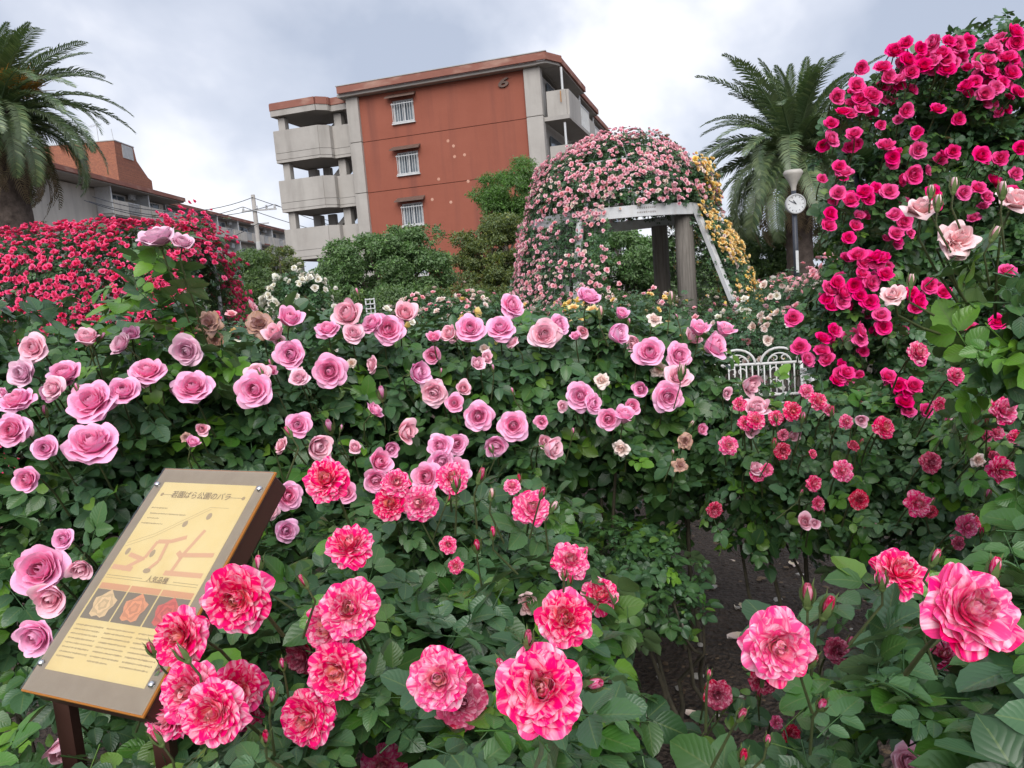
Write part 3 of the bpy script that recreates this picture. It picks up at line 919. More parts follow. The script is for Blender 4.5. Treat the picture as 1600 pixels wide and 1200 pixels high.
palm(1244, 23, 232, 'palm behind the lamp post with the round clock', 1.04, 5, .36)

# ================================================================== trees
def leaf_cluster(seed, n=7, spread=.5, asp=.5):
    r = np.random.default_rng(seed)
    V, Q, col = [], [], []
    for k in range(n):
        p = r.normal(0, spread * .45, 3)
        a = unit(r.normal(0, 1, 3) + np.array([0, 0, -.2]))
        nn = unit(r.normal(0, .6, 3) + np.array([0, 0, 1.0]))
        b = unit(np.cross(nn, a)); L = r.uniform(.35, .6)
        i = len(V)
        V += [p, p + a * L * .5 + b * L * asp * .5 + nn * .03, p + a * L, p + a * L * .5 - b * L * asp * .5 + nn * .03]
        Q.append((i, i + 1, i + 2, i + 3))
        col += [(r.uniform(), .5, 0)] * 4
    return T(V, Q, None, col)
LC = [leaf_cluster(s) for s in range(5)]
LC_UP = [leaf_cluster(20 + s, 8, .45, .28) for s in range(4)]

def rand_rot(r, n, flat=1.0):
    z = unit(r.normal(0, 1, (n, 3)) * np.array([1, 1, 1]) * .7 + np.array([0, 0, flat]))
    x = unit(np.cross(r.normal(0, 1, (n, 3)), z)); y = np.cross(z, x)
    Ms = np.tile(np.eye(4), (n, 1, 1))
    Ms[:, :3, 0], Ms[:, :3, 1], Ms[:, :3, 2] = x, y, z
    return Ms

def ellip_points(r, n, c, rad, shell=.55):
    v = unit(r.normal(0, 1, (n, 3)))
    f = (shell + (1 - shell) * r.uniform(0, 1, n) ** .6)
    return np.asarray(c) + v * f[:, None] * np.asarray(rad)

def tree(name, label, cat, base, blobs, n, size, mat, seed, templates=None, trunk_r=.14, group=None, limbs=True, gap=0.0, clump=None):
    """blobs: list of (centre, radii) in world metres; clump: radius of the leaf tufts the crown is broken into"""
    r = np.random.default_rng(seed)
    templates = templates or LC
    root = thing(name, label, cat, base, group)
    vol = np.array([np.prod(b[1]) ** (2 / 3) for b in blobs])
    cnt = np.maximum(20, (n * vol / vol.sum())).astype(int)
    pts = []
    for (c, rad), k in zip(blobs, cnt):
        if clump:
            m = max(5, int(k / 95))
            cc = ellip_points(r, m, c, rad, .75)
            sz = clump * r.uniform(.6, 1.3, m)
            w = r.integers(0, m, k)
            v = unit(r.normal(0, 1, (k, 3)))
            pts.append(cc[w] + v * (sz[w] * r.uniform(.4, 1, k) ** .5)[:, None] * np.array([1, 1, .6]))
        else:
            pts.append(ellip_points(r, k, c, rad))
    pts = np.concatenate(pts)
    pts = pts[pts[:, 2] > .1]
    Ms = rand_rot(r, len(pts))
    Ms[:, :3, :3] *= (size * r.uniform(.6, 1.3, len(pts)))[:, None, None]
    Ms[:, :3, 3] = pts - np.asarray(base)
    t = bake(templates, r.integers(0, len(templates), len(pts)), Ms, r.uniform(0, 1, len(pts)))
    obj('crown', mesh(t, M[mat], 'crown', False), root)
    b = np.asarray(base, float)
    bits = []
    top = np.mean([bb[0] for bb in blobs], 0) - b
    bits.append(tube([(0, 0, -.05), top * .35 + r.normal(0, .05, 3), top * .75], [trunk_r, trunk_r * .8, trunk_r * .55], 8))
    if limbs:
        for (c, rad) in blobs:
            e_ = np.asarray(c) - b
            s0 = top * r.uniform(.35, .7)
            bits.append(tube([s0, (s0 + e_) / 2 + r.normal(0, .1, 3), e_ + np.array([0, 0, rad[2] * .4])], [trunk_r * .5, trunk_r * .35, trunk_r * .12], 6))
    obj('trunk', mesh(join(bits), M['bark'], 'trunk'), root)
    return root

def blob(px, py, d, rx, rz, ry=None):
    return (at(px, py, d), (rx * d / FPX, (ry or rx) * d / FPX, rz * d / FPX))

def gb(px, d):
    p = at(px, 470, d)
    return (p[0], p[1], 0)

tree('cherry_tree', 'spreading dark green tree in front of the terracotta gable', 'tree', gb(610, 22),
     [blob(590, 430, 22, 70, 38), blob(545, 440, 22, 45, 32), blob(610, 388, 22, 50, 26), blob(575, 400, 21.6, 60, 26), blob(650, 425, 22, 48, 30), blob(680, 408, 22, 32, 12),
      blob(690, 435, 22.3, 18, 12), blob(600, 470, 22, 90, 25), blob(648, 378, 22, 32, 14), blob(520, 420, 22, 26, 16)], 11000, .19, 'tree_dark', 11, clump=.38)
tree('maple_tree', 'bright fresh green upright tree before the right side of the terracotta wall', 'tree', gb(790, 25),
     [blob(792, 300, 25, 34, 42), blob(770, 318, 25, 28, 24), blob(812, 285, 25, 24, 34), blob(788, 340, 25, 44, 24), blob(760, 290, 25, 14, 12), blob(822, 330, 25, 20, 30)], 5200, .2, 'tree_bright', 12, LC_UP, clump=.34)
tree('evergreen_tree', 'olive green clumpy evergreen left of the pink rose dome', 'tree', gb(768, 20),
     [blob(775, 355, 20, 38, 20), blob(750, 375, 20, 34, 18), blob(790, 385, 20, 34, 22), blob(745, 410, 20, 34, 20), blob(785, 425, 20, 38, 22), blob(745, 450, 20, 36, 20), blob(790, 465, 20, 36, 22), blob(765, 400, 20.2, 40, 50)],
     8500, .12, 'tree_olive', 13, clump=.26)
tree('evergreen_tree', 'rounded evergreen between the crimson rose arch and the white rose bush', 'tree', gb(388, 15),
     [blob(385, 425, 15, 36, 26), blob(362, 450, 15, 34, 30), blob(408, 455, 15, 32, 34), blob(380, 475, 15, 50, 28)], 6500, .10, 'tree_mid', 14, clump=.24)
tree('evergreen_tree', 'smaller yellowish evergreen below the grey stair landings', 'tree', gb(438, 25),
     [blob(437, 408, 25, 22, 20), blob(425, 425, 25, 26, 20), blob(450, 430, 25, 22, 24), blob(438, 455, 25, 34, 22)], 3000, .14, 'tree_olive', 15, clump=.3)
tree('cherry_tree', 'leafy tree seen through the opening of the rose dome', 'tree', gb(985, 19),
     [blob(960, 400, 19, 60, 34), blob(1010, 410, 19, 50, 36), blob(930, 440, 19, 40, 40), blob(985, 450, 19.5, 60, 34), blob(1035, 450, 19, 34, 36), blob(1090, 405, 19, 36, 40), blob(1110, 445, 19, 40, 34)], 8500, .18, 'tree_dark', 16, clump=.34)
tree('broadleaf_tree', 'bushy tree behind the yellow roses and the palm trunk', 'tree', gb(1190, 27),
     [blob(1180, 400, 27, 50, 34), blob(1150, 370, 27, 32, 34), blob(1215, 390, 27, 42, 34), blob(1190, 435, 27, 70, 28)], 8000, .19, 'tree_mid', 17, clump=.36)
tree('broadleaf_tree', 'light green tree between the palm trunk and the magenta climbing rose', 'tree', gb(1315, 26),
     [blob(1310, 370, 26, 40, 34), blob(1330, 340, 26, 36, 26), blob(1300, 410, 26, 36, 30), blob(1345, 400, 26, 40, 40), blob(1390, 350, 26, 50, 50)], 6500, .2, 'tree_bright', 18, clump=.38)
tree('broadleaf_tree', 'dark tree behind the magenta climbing rose', 'tree', gb(1480, 30),
     [blob(1460, 380, 30, 70, 50), blob(1530, 390, 30, 80, 60), blob(1600, 380, 30, 80, 60)], 5000, .26, 'tree_dark', 19, clump=.45)
tree('hedge', 'low dark hedge at the foot of the apartment gable', 'hedge', gb(850, 17),
     [blob(px, 478, 17 + (i % 3) * .5, 42, 20) for i, px in enumerate(range(520, 1330, 48))], 9000, .15, 'tree_mid', 20, clump=.26, limbs=False)

# ================================================================== lamp post with clock
def clock_post():
    b = at(1246, 470, 19.5); c = at(1238, 321, 19.5); tp = at(1234, 268, 19.5)
    r = thing('clock_lamp_post', 'dark lamp post carrying a round white clock in front of the palm', 'clock', (b[0], b[1], 0))
    r.rotation_euler = (0, 0, 0)
    part(r, 'post', tube([(0, 0, -.05), (0, 0, tp[2] - .5)], [.075, .06], 10), 'dark_metal', True)
    part(r, 'post_sleeve', lathe([(.075, .0), (.075, 1.1), (.06, 1.13)], 12), 'dark_metal', True)
    part(r, 'notice_strip', box(.0, -.085, 1.55, .07, .012, .55), 'white_metal')
    lz = tp[2]
    part(r, 'lamp_shade', lathe([(.05, lz - .6), (.07, lz - .42), (.12, lz - .3), (.225, lz - .13), (.24, lz - .08), (.2, lz - .02), (0, lz)], 20), 'lamp_grey', True)
    y = -.09
    ring = lathe([(.0, .08), (.23, .08), (.25, .05), (.25, -.04), (.22, -.055), (.215, -.03)], 28).moved(mat4((1, 0, 0), (0, 0, 1), (0, 1, 0), (0, y, c[2])))
    cl = part(r, 'clock_case', ring, 'grey_metal', True)
    face = lathe([(0.0001, 0), (.214, 0)], 28).moved(mat4((1, 0, 0), (0, 0, 1), (0, 1, 0), (0, y - .032, c[2])))
    part(cl, 'dial', face, 'white_metal')
    hands = []
    for ang, L, w in ((math.radians(-37), .12, .02), (math.radians(-62), .17, .013)):
        d = np.array([math.sin(ang), 0, math.cos(ang)]); q = np.array([math.cos(ang), 0, -math.sin(ang)])
        hands.append(box(0, 0, 0, w, .006, L).moved(mat4(q, (0, 1, 0), d, np.array([0, y - .042, c[2]]) + d * L * .42)))
    part(cl, 'hand', hands[0], 'dark_metal'); part(cl, 'hand', hands[1], 'dark_metal')
    ticks = []
    for k in range(12):
        a = k * math.pi / 6
        d = np.array([math.sin(a), 0, math.cos(a)]); q = np.array([math.cos(a), 0, -math.sin(a)])
        ticks.append(box(0, 0, 0, .014, .005, .035).moved(mat4(q, (0, 1, 0), d, np.array([0, y - .038, c[2]]) + d * .18)))
    part(cl, 'hour_marks', join(ticks), 'dark_metal')
clock_post()

# ================================================================== rose dome pergola
DC = at(975, 440, 12.2); DC[2] = 0.0
RINGZ, RING_R = 2.36, 1.38
def arc(r, z, a0, a1, n, cx=0, cy=0):
    a = np.linspace(a0, a1, n)
    return np.stack([cx + r * np.cos(a), cy + r * np.sin(a), np.full(n, z)], 1)
SKIRT = ((math.radians(-50), math.radians(58), 1.0), (math.radians(122), math.radians(238), .62))   # az from, to, flare
def pergola():
    r = thing('rose_pergola', 'domed white steel pergola on timber posts under pink and yellow roses', 'pergola', DC)
    # ring beam: flat curved plates, one per quarter
    for k in range(4):
        a = np.linspace(-math.pi / 2 - .78 + k * math.pi / 2 + .004, -math.pi / 2 + .78 + k * math.pi / 2 - .004, 13)
        V, Q = [], []
        for j, t in enumerate(a):
            for rr, zz in ((RING_R - .03, RINGZ - .08), (RING_R + .03, RINGZ - .08), (RING_R + .03, RINGZ + .08), (RING_R - .03, RINGZ + .08)):
                V.append((rr * math.cos(t), rr * math.sin(t), zz))
            if j:
                b = j * 4
                Q += [(b - 4 + i, b + i, b + (i + 1) % 4, b - 4 + (i + 1) % 4) for i in range(4)]
        Q += [(0, 1, 2, 3), (51, 50, 49, 48)]
        part(r, 'ring_beam', T(V, Q), 'white_metal')
    for px, d in ((1088, 11.15), (1048, 13.35), (893, 11.15), (912, 13.3)):
        p = at(px, 445, d) - DC
        v = np.array([p[0], p[1], 0.0]); v *= (RING_R - .16) / np.linalg.norm(v)
        part(r, 'post', tube([(v[0], v[1], -.1), (v[0], v[1], 1.2), (v[0], v[1], RINGZ - .078)], [.15, .14, .135], 12), 'log', True)
    # dome ribs and hoops
    for k in range(24):
        a = k * math.pi / 12
        e = np.linspace(0, math.radians(88), 9)
        P = np.stack([(RING_R - .05) * np.cos(e) * math.cos(a), (RING_R - .05) * np.cos(e) * math.sin(a), RINGZ + 1.17 * np.sin(e)], 1)
        part(r, 'rib', tube(P, .011, 5, False), 'white_metal', True)
    for e in (22, 42, 62):
        e = math.radians(e)
        part(r, 'hoop', tube(arc((RING_R - .05) * math.cos(e), RINGZ + 1.17 * math.sin(e), 0, 2 * math.pi, 33), .012, 4, False), 'white_metal', True)
    # flared side frames with wire mesh
    for a0, a1, fl in SKIRT:
        for a in (a0, a1):
            c = np.array([math.cos(a), math.sin(a), 0])
            tng = np.array([-math.sin(a), math.cos(a), 0])
            top, bot = c * (RING_R + .02) + (0, 0, RINGZ + .06), c * (RING_R + fl) * 1.0
            d = unit(bot - top); L = np.linalg.norm(bot - top)
            part(r, 'side_rail', box(0, 0, 0, .06, .09, L).moved(mat4(np.cross(tng, d), tng, d, (top + bot) / 2)), 'white_metal')
        net = []
        for s in np.linspace(.06, .98, 22):
            net.append(tube(arc(RING_R + fl * s, RINGZ * (1 - s), a0, a1, 10), .004, 3, False))
        for a in np.linspace(a0, a1, 26)[1:-1]:
            net.append(tube([(RING_R * math.cos(a), RING_R * math.sin(a), RINGZ), ((RING_R + fl) * math.cos(a), (RING_R + fl) * math.sin(a), 0)], .004, 3, False))
        part(r, 'wire_mesh', join(net), 'grey_metal')
    # small worn lettering on the near beam, too faint to read: short dark strokes
    bits = []
    for row in range(2):
        for k in range(9):
            a = -math.pi / 2 + .02 + k * .022
            for q in range(2):
                bits.append(box(0, 0, 0, .004, .004, rng.uniform(.015, .03)).moved(mat4((-math.sin(a), math.cos(a), 0), (math.cos(a), math.sin(a), 0), (0, 0, 1), ((RING_R + .031) * math.cos(a + q * .008), (RING_R + .031) * math.sin(a + q * .008), RINGZ + .035 - row * .06))))
    part(r, 'lettering', join(bits), 'hood', kind='stuff')
pergola()

# ================================================================== white iron garden seat
def garden_seat():
    p = at(1192, 600, 5.6)
    r = thing('iron_garden_seat', 'white wrought-iron garden seat with arched scrollwork back among the roses', 'seat', (p[0], p[1], 0), rz=math.radians(-12))
    W, zs, zb = .62, .40, .70
    M['seat_white'] = mat_surface('seat_paint', (0.70, 0.69, 0.66), (0.80, 0.79, 0.77), 9, 0.45, 0.08, stain=((0.42, 0.33, 0.25), (16, 16, 8), 0.35))
    wm = 'seat_white'
    yb = .22
    for s in (-1, 1):
        part(r, 'leg', tube([(s * W / 2, yb, 0), (s * W / 2, yb, zs), (s * W / 2, yb + .05, zb + .04)], .013, 6), wm, True)
        part(r, 'leg', tube([(s * W / 2, -.22, 0), (s * W / 2, -.2, zs), (s * W / 2, -.19, zs + .22)], .013, 6), wm, True)
        part(r, 'armrest', tube([(s * W / 2, yb + .04, zs + .24), (s * W / 2, 0, zs + .27), (s * W / 2, -.2, zs + .22), (s * W / 2, -.23, zs + .15)], .013, 6), wm, True)
        part(r, 'side_bars', join([tube([(s * W / 2, -.17 + i * .045, zs), (s * W / 2, -.17 + i * .045, zs + .235)], .006, 4) for i in range(9)]), wm)
    part(r, 'back_rail', join([tube([(-W / 2, yb + .05, z), (W / 2, yb + .05, z)], .011, 6) for z in (zb, zs + .06)]), wm, True)
    for c in (-.155, .155):
        a = np.linspace(0, math.pi, 13)
        part(r, 'crest', tube(np.stack([c + .135 * np.cos(a), 0 * a + yb + .05, zb + .115 * np.sin(a)], 1), .010, 6), wm, True)
        a2 = np.linspace(0, math.pi, 11)
        bits = [tube(np.stack([c + .085 * np.cos(a2), 0 * a2 + yb + .05, zb + .075 * np.sin(a2)], 1), .006, 5)]
        for s in (-1, 1):
            q = np.linspace(0, 4.8, 16)
            for zc, rr in ((zb + .035, .03), (zb - .06, .035), (zb - .16, .045), (zb - .26, .04)):
                bits.append(tube(np.stack([c + s * (.045 + rr * (1 - q / 7) * np.cos(q) - rr * .4), 0 * q + yb + .05, zc + rr * (1 - q / 7) * np.sin(q)], 1), .005, 4))
        part(r, 'scrollwork', join(bits), wm, True)
    for i in range(13):
        x = -W / 2 + .05 + i * (W - .1) / 12
        part(r, 'back_bar', tube([(x, yb + .05, zs + .06), (x, yb + .05, zb)], .006, 5), wm, True)
    for i in range(8):
        part(r, 'seat_slat', box(0, -.19 + i * .058, zs, W - .03, .035, .016), wm)
    part(r, 'front_rail', tube([(-W / 2, -.235, zs + .03), (W / 2, -.235, zs + .03)], .022, 8), 'wood', True)
garden_seat()

# small white lattice stake far behind the hedge
def stake():
    p = at(579, 480, 9.0)
    r = thing('lattice_stake', 'small white lattice plant support in front of the dark green tree', 'trellis', (p[0], p[1], 0))
    z = at(579, 466, 9.0)[2]
    for s in (-1, 1):
        part(r, 'upright', box(s * .05, 0, z / 2, .014, .014, z), 'white_metal')
    for k in range(6):
        part(r, 'crossbar', box(0, -.012, z - .01 - k * .055, .11, .012, .012), 'white_metal')
    part(r, 'middle_bar', box(0, .012, z - .2, .01, .01, .4), 'white_metal')
stake()

# ================================================================== information board
def sign():
    yaw, tilt, w, L = -0.434, 0.863, .29, .457
    c = np.array([-.66, 1.327, .948])
    u = np.array([math.cos(yaw), math.sin(yaw), 0]); bk = np.array([-math.sin(yaw), math.cos(yaw), 0])
    up = bk * math.sin(tilt) + np.array([0, 0, 1]) * math.cos(tilt)
    nrm = np.cross(u, up)
    r = thing('information_board', 'slanted cream information board with map and rose pictures on brown posts', 'sign', (c[0], c[1], 0))
    off = np.array([c[0], c[1], 0])
    def P(name, t, mat, z=0.0, root=r, smooth=False):      # t in board coordinates: x right, y up the slope, z out of the face
        m_ = M[mat] if isinstance(mat, str) else mat
        return obj(name, mesh(t.moved(mat4(u, up, nrm, c + nrm * z - off)), m_, name, smooth), root)
    m, n, l, b = new_mat('board_brown'); b.inputs['Base Color'].default_value = (.062, .024, .017, 1); b.inputs['Roughness'].default_value = .55
    M['board_brown'] = m
    m, n, l, b = new_mat('amber_edge'); b.inputs['Base Color'].default_value = (.42, .16, .03, 1); b.inputs['Roughness'].default_value = .3
    M['amber'] = m
    M['poster'] = mat_surface('cream_poster', (.88, .70, .32), (.91, .76, .41), 9, .6, .02, stain=((.74, .52, .16), (7, 5, 5), .6))
    M['margin'] = mat_surface('board_margin', (.33, .26, .185), (.40, .325, .24), 14, .5, .02)
    def flat(name, col, rough=.6):
        m_, n_, l_, b_ = new_mat(name); b_.inputs['Base Color'].default_value = (*col, 1); b_.inputs['Roughness'].default_value = rough
        return m_
    M['ink'] = flat('faded_ink', (.46, .34, .18)); M['ink_soft'] = flat('pale_ink', (.62, .48, .25)); M['route'] = flat('map_route', (.80, .48, .30)); M['dot'] = flat('map_dot', (.50, .38, .24))
    M['title_ink'] = flat('title_ink', (.26, .17, .09)); M['photo'] = flat('photo_ground', (.27, .22, .155)); M['caption'] = flat('caption_band', (.76, .40, .22))  # picture ground is greyed: a veil of glare put into its colour
    P('case', box(0, 0, -.026, w - .006, L - .006, .044, .004), 'board_brown')
    P('cover_edge', box(0, 0, -.001, w, L, .005, .001), 'amber')
    P('margin', box(0, 0, .0022, w - .006, L - .006, .001), 'margin')
    pw, pl = w - .052, L - .075
    xx = lambda a: -pw / 2 + a * pw                   # 0..1 left to right
    yy = lambda a: .003 + pl / 2 - a * pl             # 0..1 top to bottom
    po = P('poster', box(0, .003, .0032, pw, pl, .0006), 'poster')
    Z1, Z2, Z3 = .0037, .0040, .0043
    def strip(a, b2, wd, z):
        a, b2 = np.array(a), np.array(b2); d = unit(b2 - a); q = np.array([-d[1], d[0]]) * wd / 2
        V = [(*(a - q), z), (*(b2 - q), z), (*(b2 + q), z), (*(a + q), z)]
        return T(V, [(0, 1, 2, 3)])
    def poly(pts, wd, z):
        return join([strip((xx(a[0]), yy(a[1])), (xx(b2[0]), yy(b2[1])), wd, z + i * .00003) for i, (a, b2) in enumerate(zip(pts[:-1], pts[1:]))])
    def disc(x, y, rx, ry, z, k=14):
        V = [(xx(x) + rx * math.cos(2 * math.pi * i / k), yy(y) + ry * math.sin(2 * math.pi * i / k), z) for i in range(k)] + [(xx(x), yy(y), z)]
        return T(V, None, None, None, [(k, i, (i + 1) % k) for i in range(k)])
    # heading with ruled lines
    P('ruled_line', join([poly([(.07, .075), (.23, .075)], .0012, Z1), poly([(.75, .075), (.93, .075)], .0012, Z1), disc(.06, .075, .004, .004, Z1), disc(.94, .075, .004, .004, Z1)]), 'ink', root=po)
    def text(body, x, y, size, mat='ink', al='CENTER'):
        o = obj('lettering', text_mesh(body, size, M[mat]), po)
        o.matrix_basis = Matrix(mat4(u, up, nrm, c + nrm * Z3 + u * xx(x) + up * yy(y) - off).tolist())
    text('\u82e5\u5712\u3070\u3089\u516c\u5712\u306e\u30d0\u30e9', .49, .075, .017, 'title_ink')
    text('\u4eba\u6c17\u54c1\u7a2e', .56, .535, .013, 'title_ink')
    # blurred rows of small print, as strokes
    def rows(x0, x1, y0, y1, n_, mat, h=.0034):
        bits = []
        for k in range(n_):
            y = y0 + (y1 - y0) * (k + .5) / n_
            x = x0
            end = x1 - rng.uniform(0, .35) * (x1 - x0) * (k == n_ - 1)
            while x < end:
                g = rng.uniform(.010, .020)
                for q in range(2):
                    hh = h * rng.uniform(.35, 1)
                    bits.append(strip((xx(x + g * .25 * q * 2), yy(y) - hh / 2 + rng.uniform(-.0004, .0004)), (xx(x + g * .25 * q * 2), yy(y) + hh / 2), .0009, Z1))
                bits.append(strip((xx(x), yy(y) + rng.uniform(-.3, .3) * h), (xx(x + g * .75), yy(y) + rng.uniform(-.3, .3) * h), .0008, Z1 + .0001))
                x += g
        return join(bits)
    P('small_print', rows(.04, .26, .145, .165, 1, 'ink'), 'ink', root=po)
    P('small_print', rows(.06, .52, .175, .20, 1, 'ink'), 'ink', root=po)
    P('small_print', rows(.06, .24, .205, .225, 1, 'ink'), 'ink', root=po)
    P('small_print', rows(.03, .28, .235, .255, 1, 'ink'), 'ink', root=po)
    # map
    P('map_road', join([poly([(.02, .36), (.25, .30), (.66, .135), (.85, .135)], .0010, Z1), poly([(.02, .38), (.26, .315), (.68, .145)], .0010, Z1 + .00012)]), 'ink_soft', root=po)
    P('map_route', join([poly([(.14, .50), (.30, .43), (.33, .34), (.46, .335), (.60, .305)], .0085, Z1), poly([(.12, .42), (.29, .44)], .0085, Z1 + .0002),
                         poly([(.44, .345), (.46, .44), (.40, .49)], .0075, Z2), poly([(.74, .26), (.66, .40), (.64, .50)], .0080, Z1), poly([(.64, .40), (.96, .385)], .0085, Z2),
                         poly([(.60, .385), (.66, .41)], .009, Z2 + .0002), poly([(.58, .495), (.96, .49)], .0095, Z1), poly([(.02, .49), (.24, .495)], .0095, Z2)]), 'route', root=po)
    P('map_dot', join([disc(.70, .185, .006, .0075, Z1), disc(.50, .235, .006, .007, Z1), disc(.08, .405, .0055, .0075, Z1), disc(.35, .405, .0055, .008, Z1), disc(.40, .495, .009, .005, Z2 + .0003)]), 'dot', root=po)
    P('ruled_line', join([poly([(.02, .535), (.40, .535)], .001, Z1), poly([(.72, .535), (.97, .535)], .001, Z1), poly([(.02, .548), (.97, .548)], .0008, Z1)]), 'ink', root=po)
    # three rose pictures with caption bands and columns of print
    for k, colr in enumerate(((.84, .62, .36), (.84, .38, .20), (.74, .16, .12))):
        x0, x1 = .02 + k * .325, .02 + k * .325 + .31
        P('caption_band', T([(xx(x0), yy(.605), Z1), (xx(x1), yy(.605), Z1), (xx(x1), yy(.575), Z1), (xx(x0), yy(.575), Z1)], [(0, 1, 2, 3)]), 'caption', root=po)
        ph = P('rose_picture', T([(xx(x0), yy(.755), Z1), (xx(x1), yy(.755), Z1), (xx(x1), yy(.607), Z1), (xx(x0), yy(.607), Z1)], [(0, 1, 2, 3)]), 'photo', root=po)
        cx, cy = (x0 + x1) / 2, .68
        for q, (rr, dk) in enumerate(((.026, 1.0), (.021, .82), (.016, 1.05), (.011, .78), (.006, .95))):
            mm = flat('picture_petal', tuple(min(1, v * dk) for v in colr))
            k2 = 16
            V = [(xx(cx) + rr * (1 + .16 * math.sin(5 * a + q * 1.3)) * math.cos(a), yy(cy) + rr * .95 * (1 + .16 * math.sin(5 * a + q * 1.3)) * math.sin(a), Z2 + q * .00012) for a in np.arange(k2) * 2 * math.pi / k2] + [(xx(cx), yy(cy), Z2 + q * .00012)]
            obj('printed_petal', mesh(T(V, None, None, None, [(k2, i, (i + 1) % k2) for i in range(k2)]).moved(mat4(u, up, nrm, c - off)), mm, 'printed_petal'), po)
        P('small_print', rows(x0 + .01, x1 - .02, .775, .945, 8, 'ink'), 'ink', root=po)
    # clear cover plate
    m, n, l, b = new_mat('clear_cover')
    gl = n.new('ShaderNodeBsdfGlossy'); gl.inputs['Roughness'].default_value = .2
    tr = n.new('ShaderNodeBsdfTransparent'); tr.inputs['Color'].default_value = (.97, .96, .93, 1)
    fr = n.new('ShaderNodeFresnel'); fr.inputs['IOR'].default_value = 1.5
    ms = n.new('ShaderNodeMixShader')
    l.new(math_node(n, l, 'ADD', math_node(n, l, 'MULTIPLY', fr.outputs[0], 1.0), .10), ms.inputs[0])
    l.new(tr.outputs[0], ms.inputs[1]); l.new(gl.outputs[0], ms.inputs[2]); l.new(ms.outputs[0], n['Material Output'].inputs['Surface'])
    P('cover', T([(-w / 2 + .002, -L / 2 + .002, 0), (w / 2 - .002, -L / 2 + .002, 0), (w / 2 - .002, L / 2 - .002, 0), (-w / 2 + .002, L / 2 - .002, 0)], [(0, 1, 2, 3)]), m, z=.0062)
    for sx in (-1, 1):
        for sy in (-1, 1):
            scr = lathe([(.0, .0045), (.0035, .004), (.0055, .0018), (.0058, 0)], 12).moved(mat4((1, 0, 0), (0, 1, 0), (0, 0, 1), (sx * (w / 2 - .013), .003 + sy * (L / 2 - .045), .0066)))
            mm = M.get('chrome')
            if not mm:
                mm, n, l, b = new_mat('screw_steel'); b.inputs['Base Color'].default_value = (.75, .75, .76, 1); b.inputs['Metallic'].default_value = 1; b.inputs['Roughness'].default_value = .25
                M['chrome'] = mm
            P('screw', scr, mm, smooth=True)
    for s in (-1, 1):
        a = c + u * s * (w / 2 - .028) - up * (L / 2 - .06) - nrm * .05
        b2 = c + u * s * (w / 2 - .028) + up * (L / 2 - .1) - nrm * .05
        mid = c + u * s * (w / 2 - .028) - up * .12 - nrm * .05
        fx = np.array([mid[0], mid[1]])
        foot = c + u * s * (w / 2 - .028) - up * (L / 2 - .03) - nrm * .046
        part(r, 'post', box(foot[0] - off[0], foot[1] - off[1], foot[2] / 2 - .02, .026, .026, foot[2] + .02), 'board_brown')
        d = unit(b2 - a)
        part(r, 'bracket', box(0, 0, 0, .022, .02, np.linalg.norm(b2 - a)).moved(mat4(u, np.cross(d, u), d, (a + b2) / 2 - off)), 'board_brown')
sign()

# ================================================================== rose, bud and leaf shapes
def petal_patch(r, t, phi, L, W, th0, th1, rec, roll, wave, nu, nv, r0=.03, point=0.0, z0=0.0):
    n = 24
    v = np.linspace(0, 1, n)
    th = np.radians(th0 * (1 - v) ** 1.4 + th1 * v ** 1.1 + rec * v ** 4)
    ds = L / (n - 1)
    rr = r0 + np.concatenate([[0], np.cumsum(np.sin(th[:-1]) * ds)])
    zz = z0 + np.concatenate([[0], np.cumsum(np.cos(th[:-1]) * ds)])
    V, uv = [], []
    ph1, ph2 = r.uniform(0, 6.28, 2)
    k1 = r.uniform(2.2, 4.6)
    for i in range(nv + 1):
        vi = i / nv
        for j in range(nu + 1):
            u = -1 + 2 * j / nu
            ve = vi * (1 - (.20 + .1 * math.sin(ph1)) * abs(u) ** 2.2 + point * (1 - abs(u)) * .0)
            R_ = np.interp(ve, v, rr); Z_ = np.interp(ve, v, zz); th_ = np.interp(ve, v, th)
            sh = math.sin(math.pi * (.12 + .63 * vi)) ** .75 * (1 - point * .45 * vi ** 3)
            hw = W * sh
            rm = max(R_, .10 + .12 * t)
            az = phi + u * min(hw / rm, 1.75)
            R2 = R_ + .028 * u * (1 - t) + wave * vi ** 2 * math.sin(k1 * u + ph1) * math.cos(th_)
            Z2 = Z_ - wave * vi ** 2 * math.sin(k1 * u + ph2) * math.sin(th_) * 1.3
            # rolled-back edges of the outer petals
            e_ = roll * (abs(u) ** 3) * vi ** 1.5
            R2 += e_ * .5 * math.cos(th_); Z2 -= e_ * math.sin(th_ + .3)
            V.append((R2 * math.cos(az), R2 * math.sin(az), Z2)); uv.append((u, vi))
    w = nu + 1
    Q = [(i * w + j, i * w + j + 1, (i + 1) * w + j + 1, (i + 1) * w + j) for i in range(nv) for j in range(nu)]
    c = r.uniform()
    return T(V, Q, uv, np.tile([c, t, 0], (len(V), 1)))

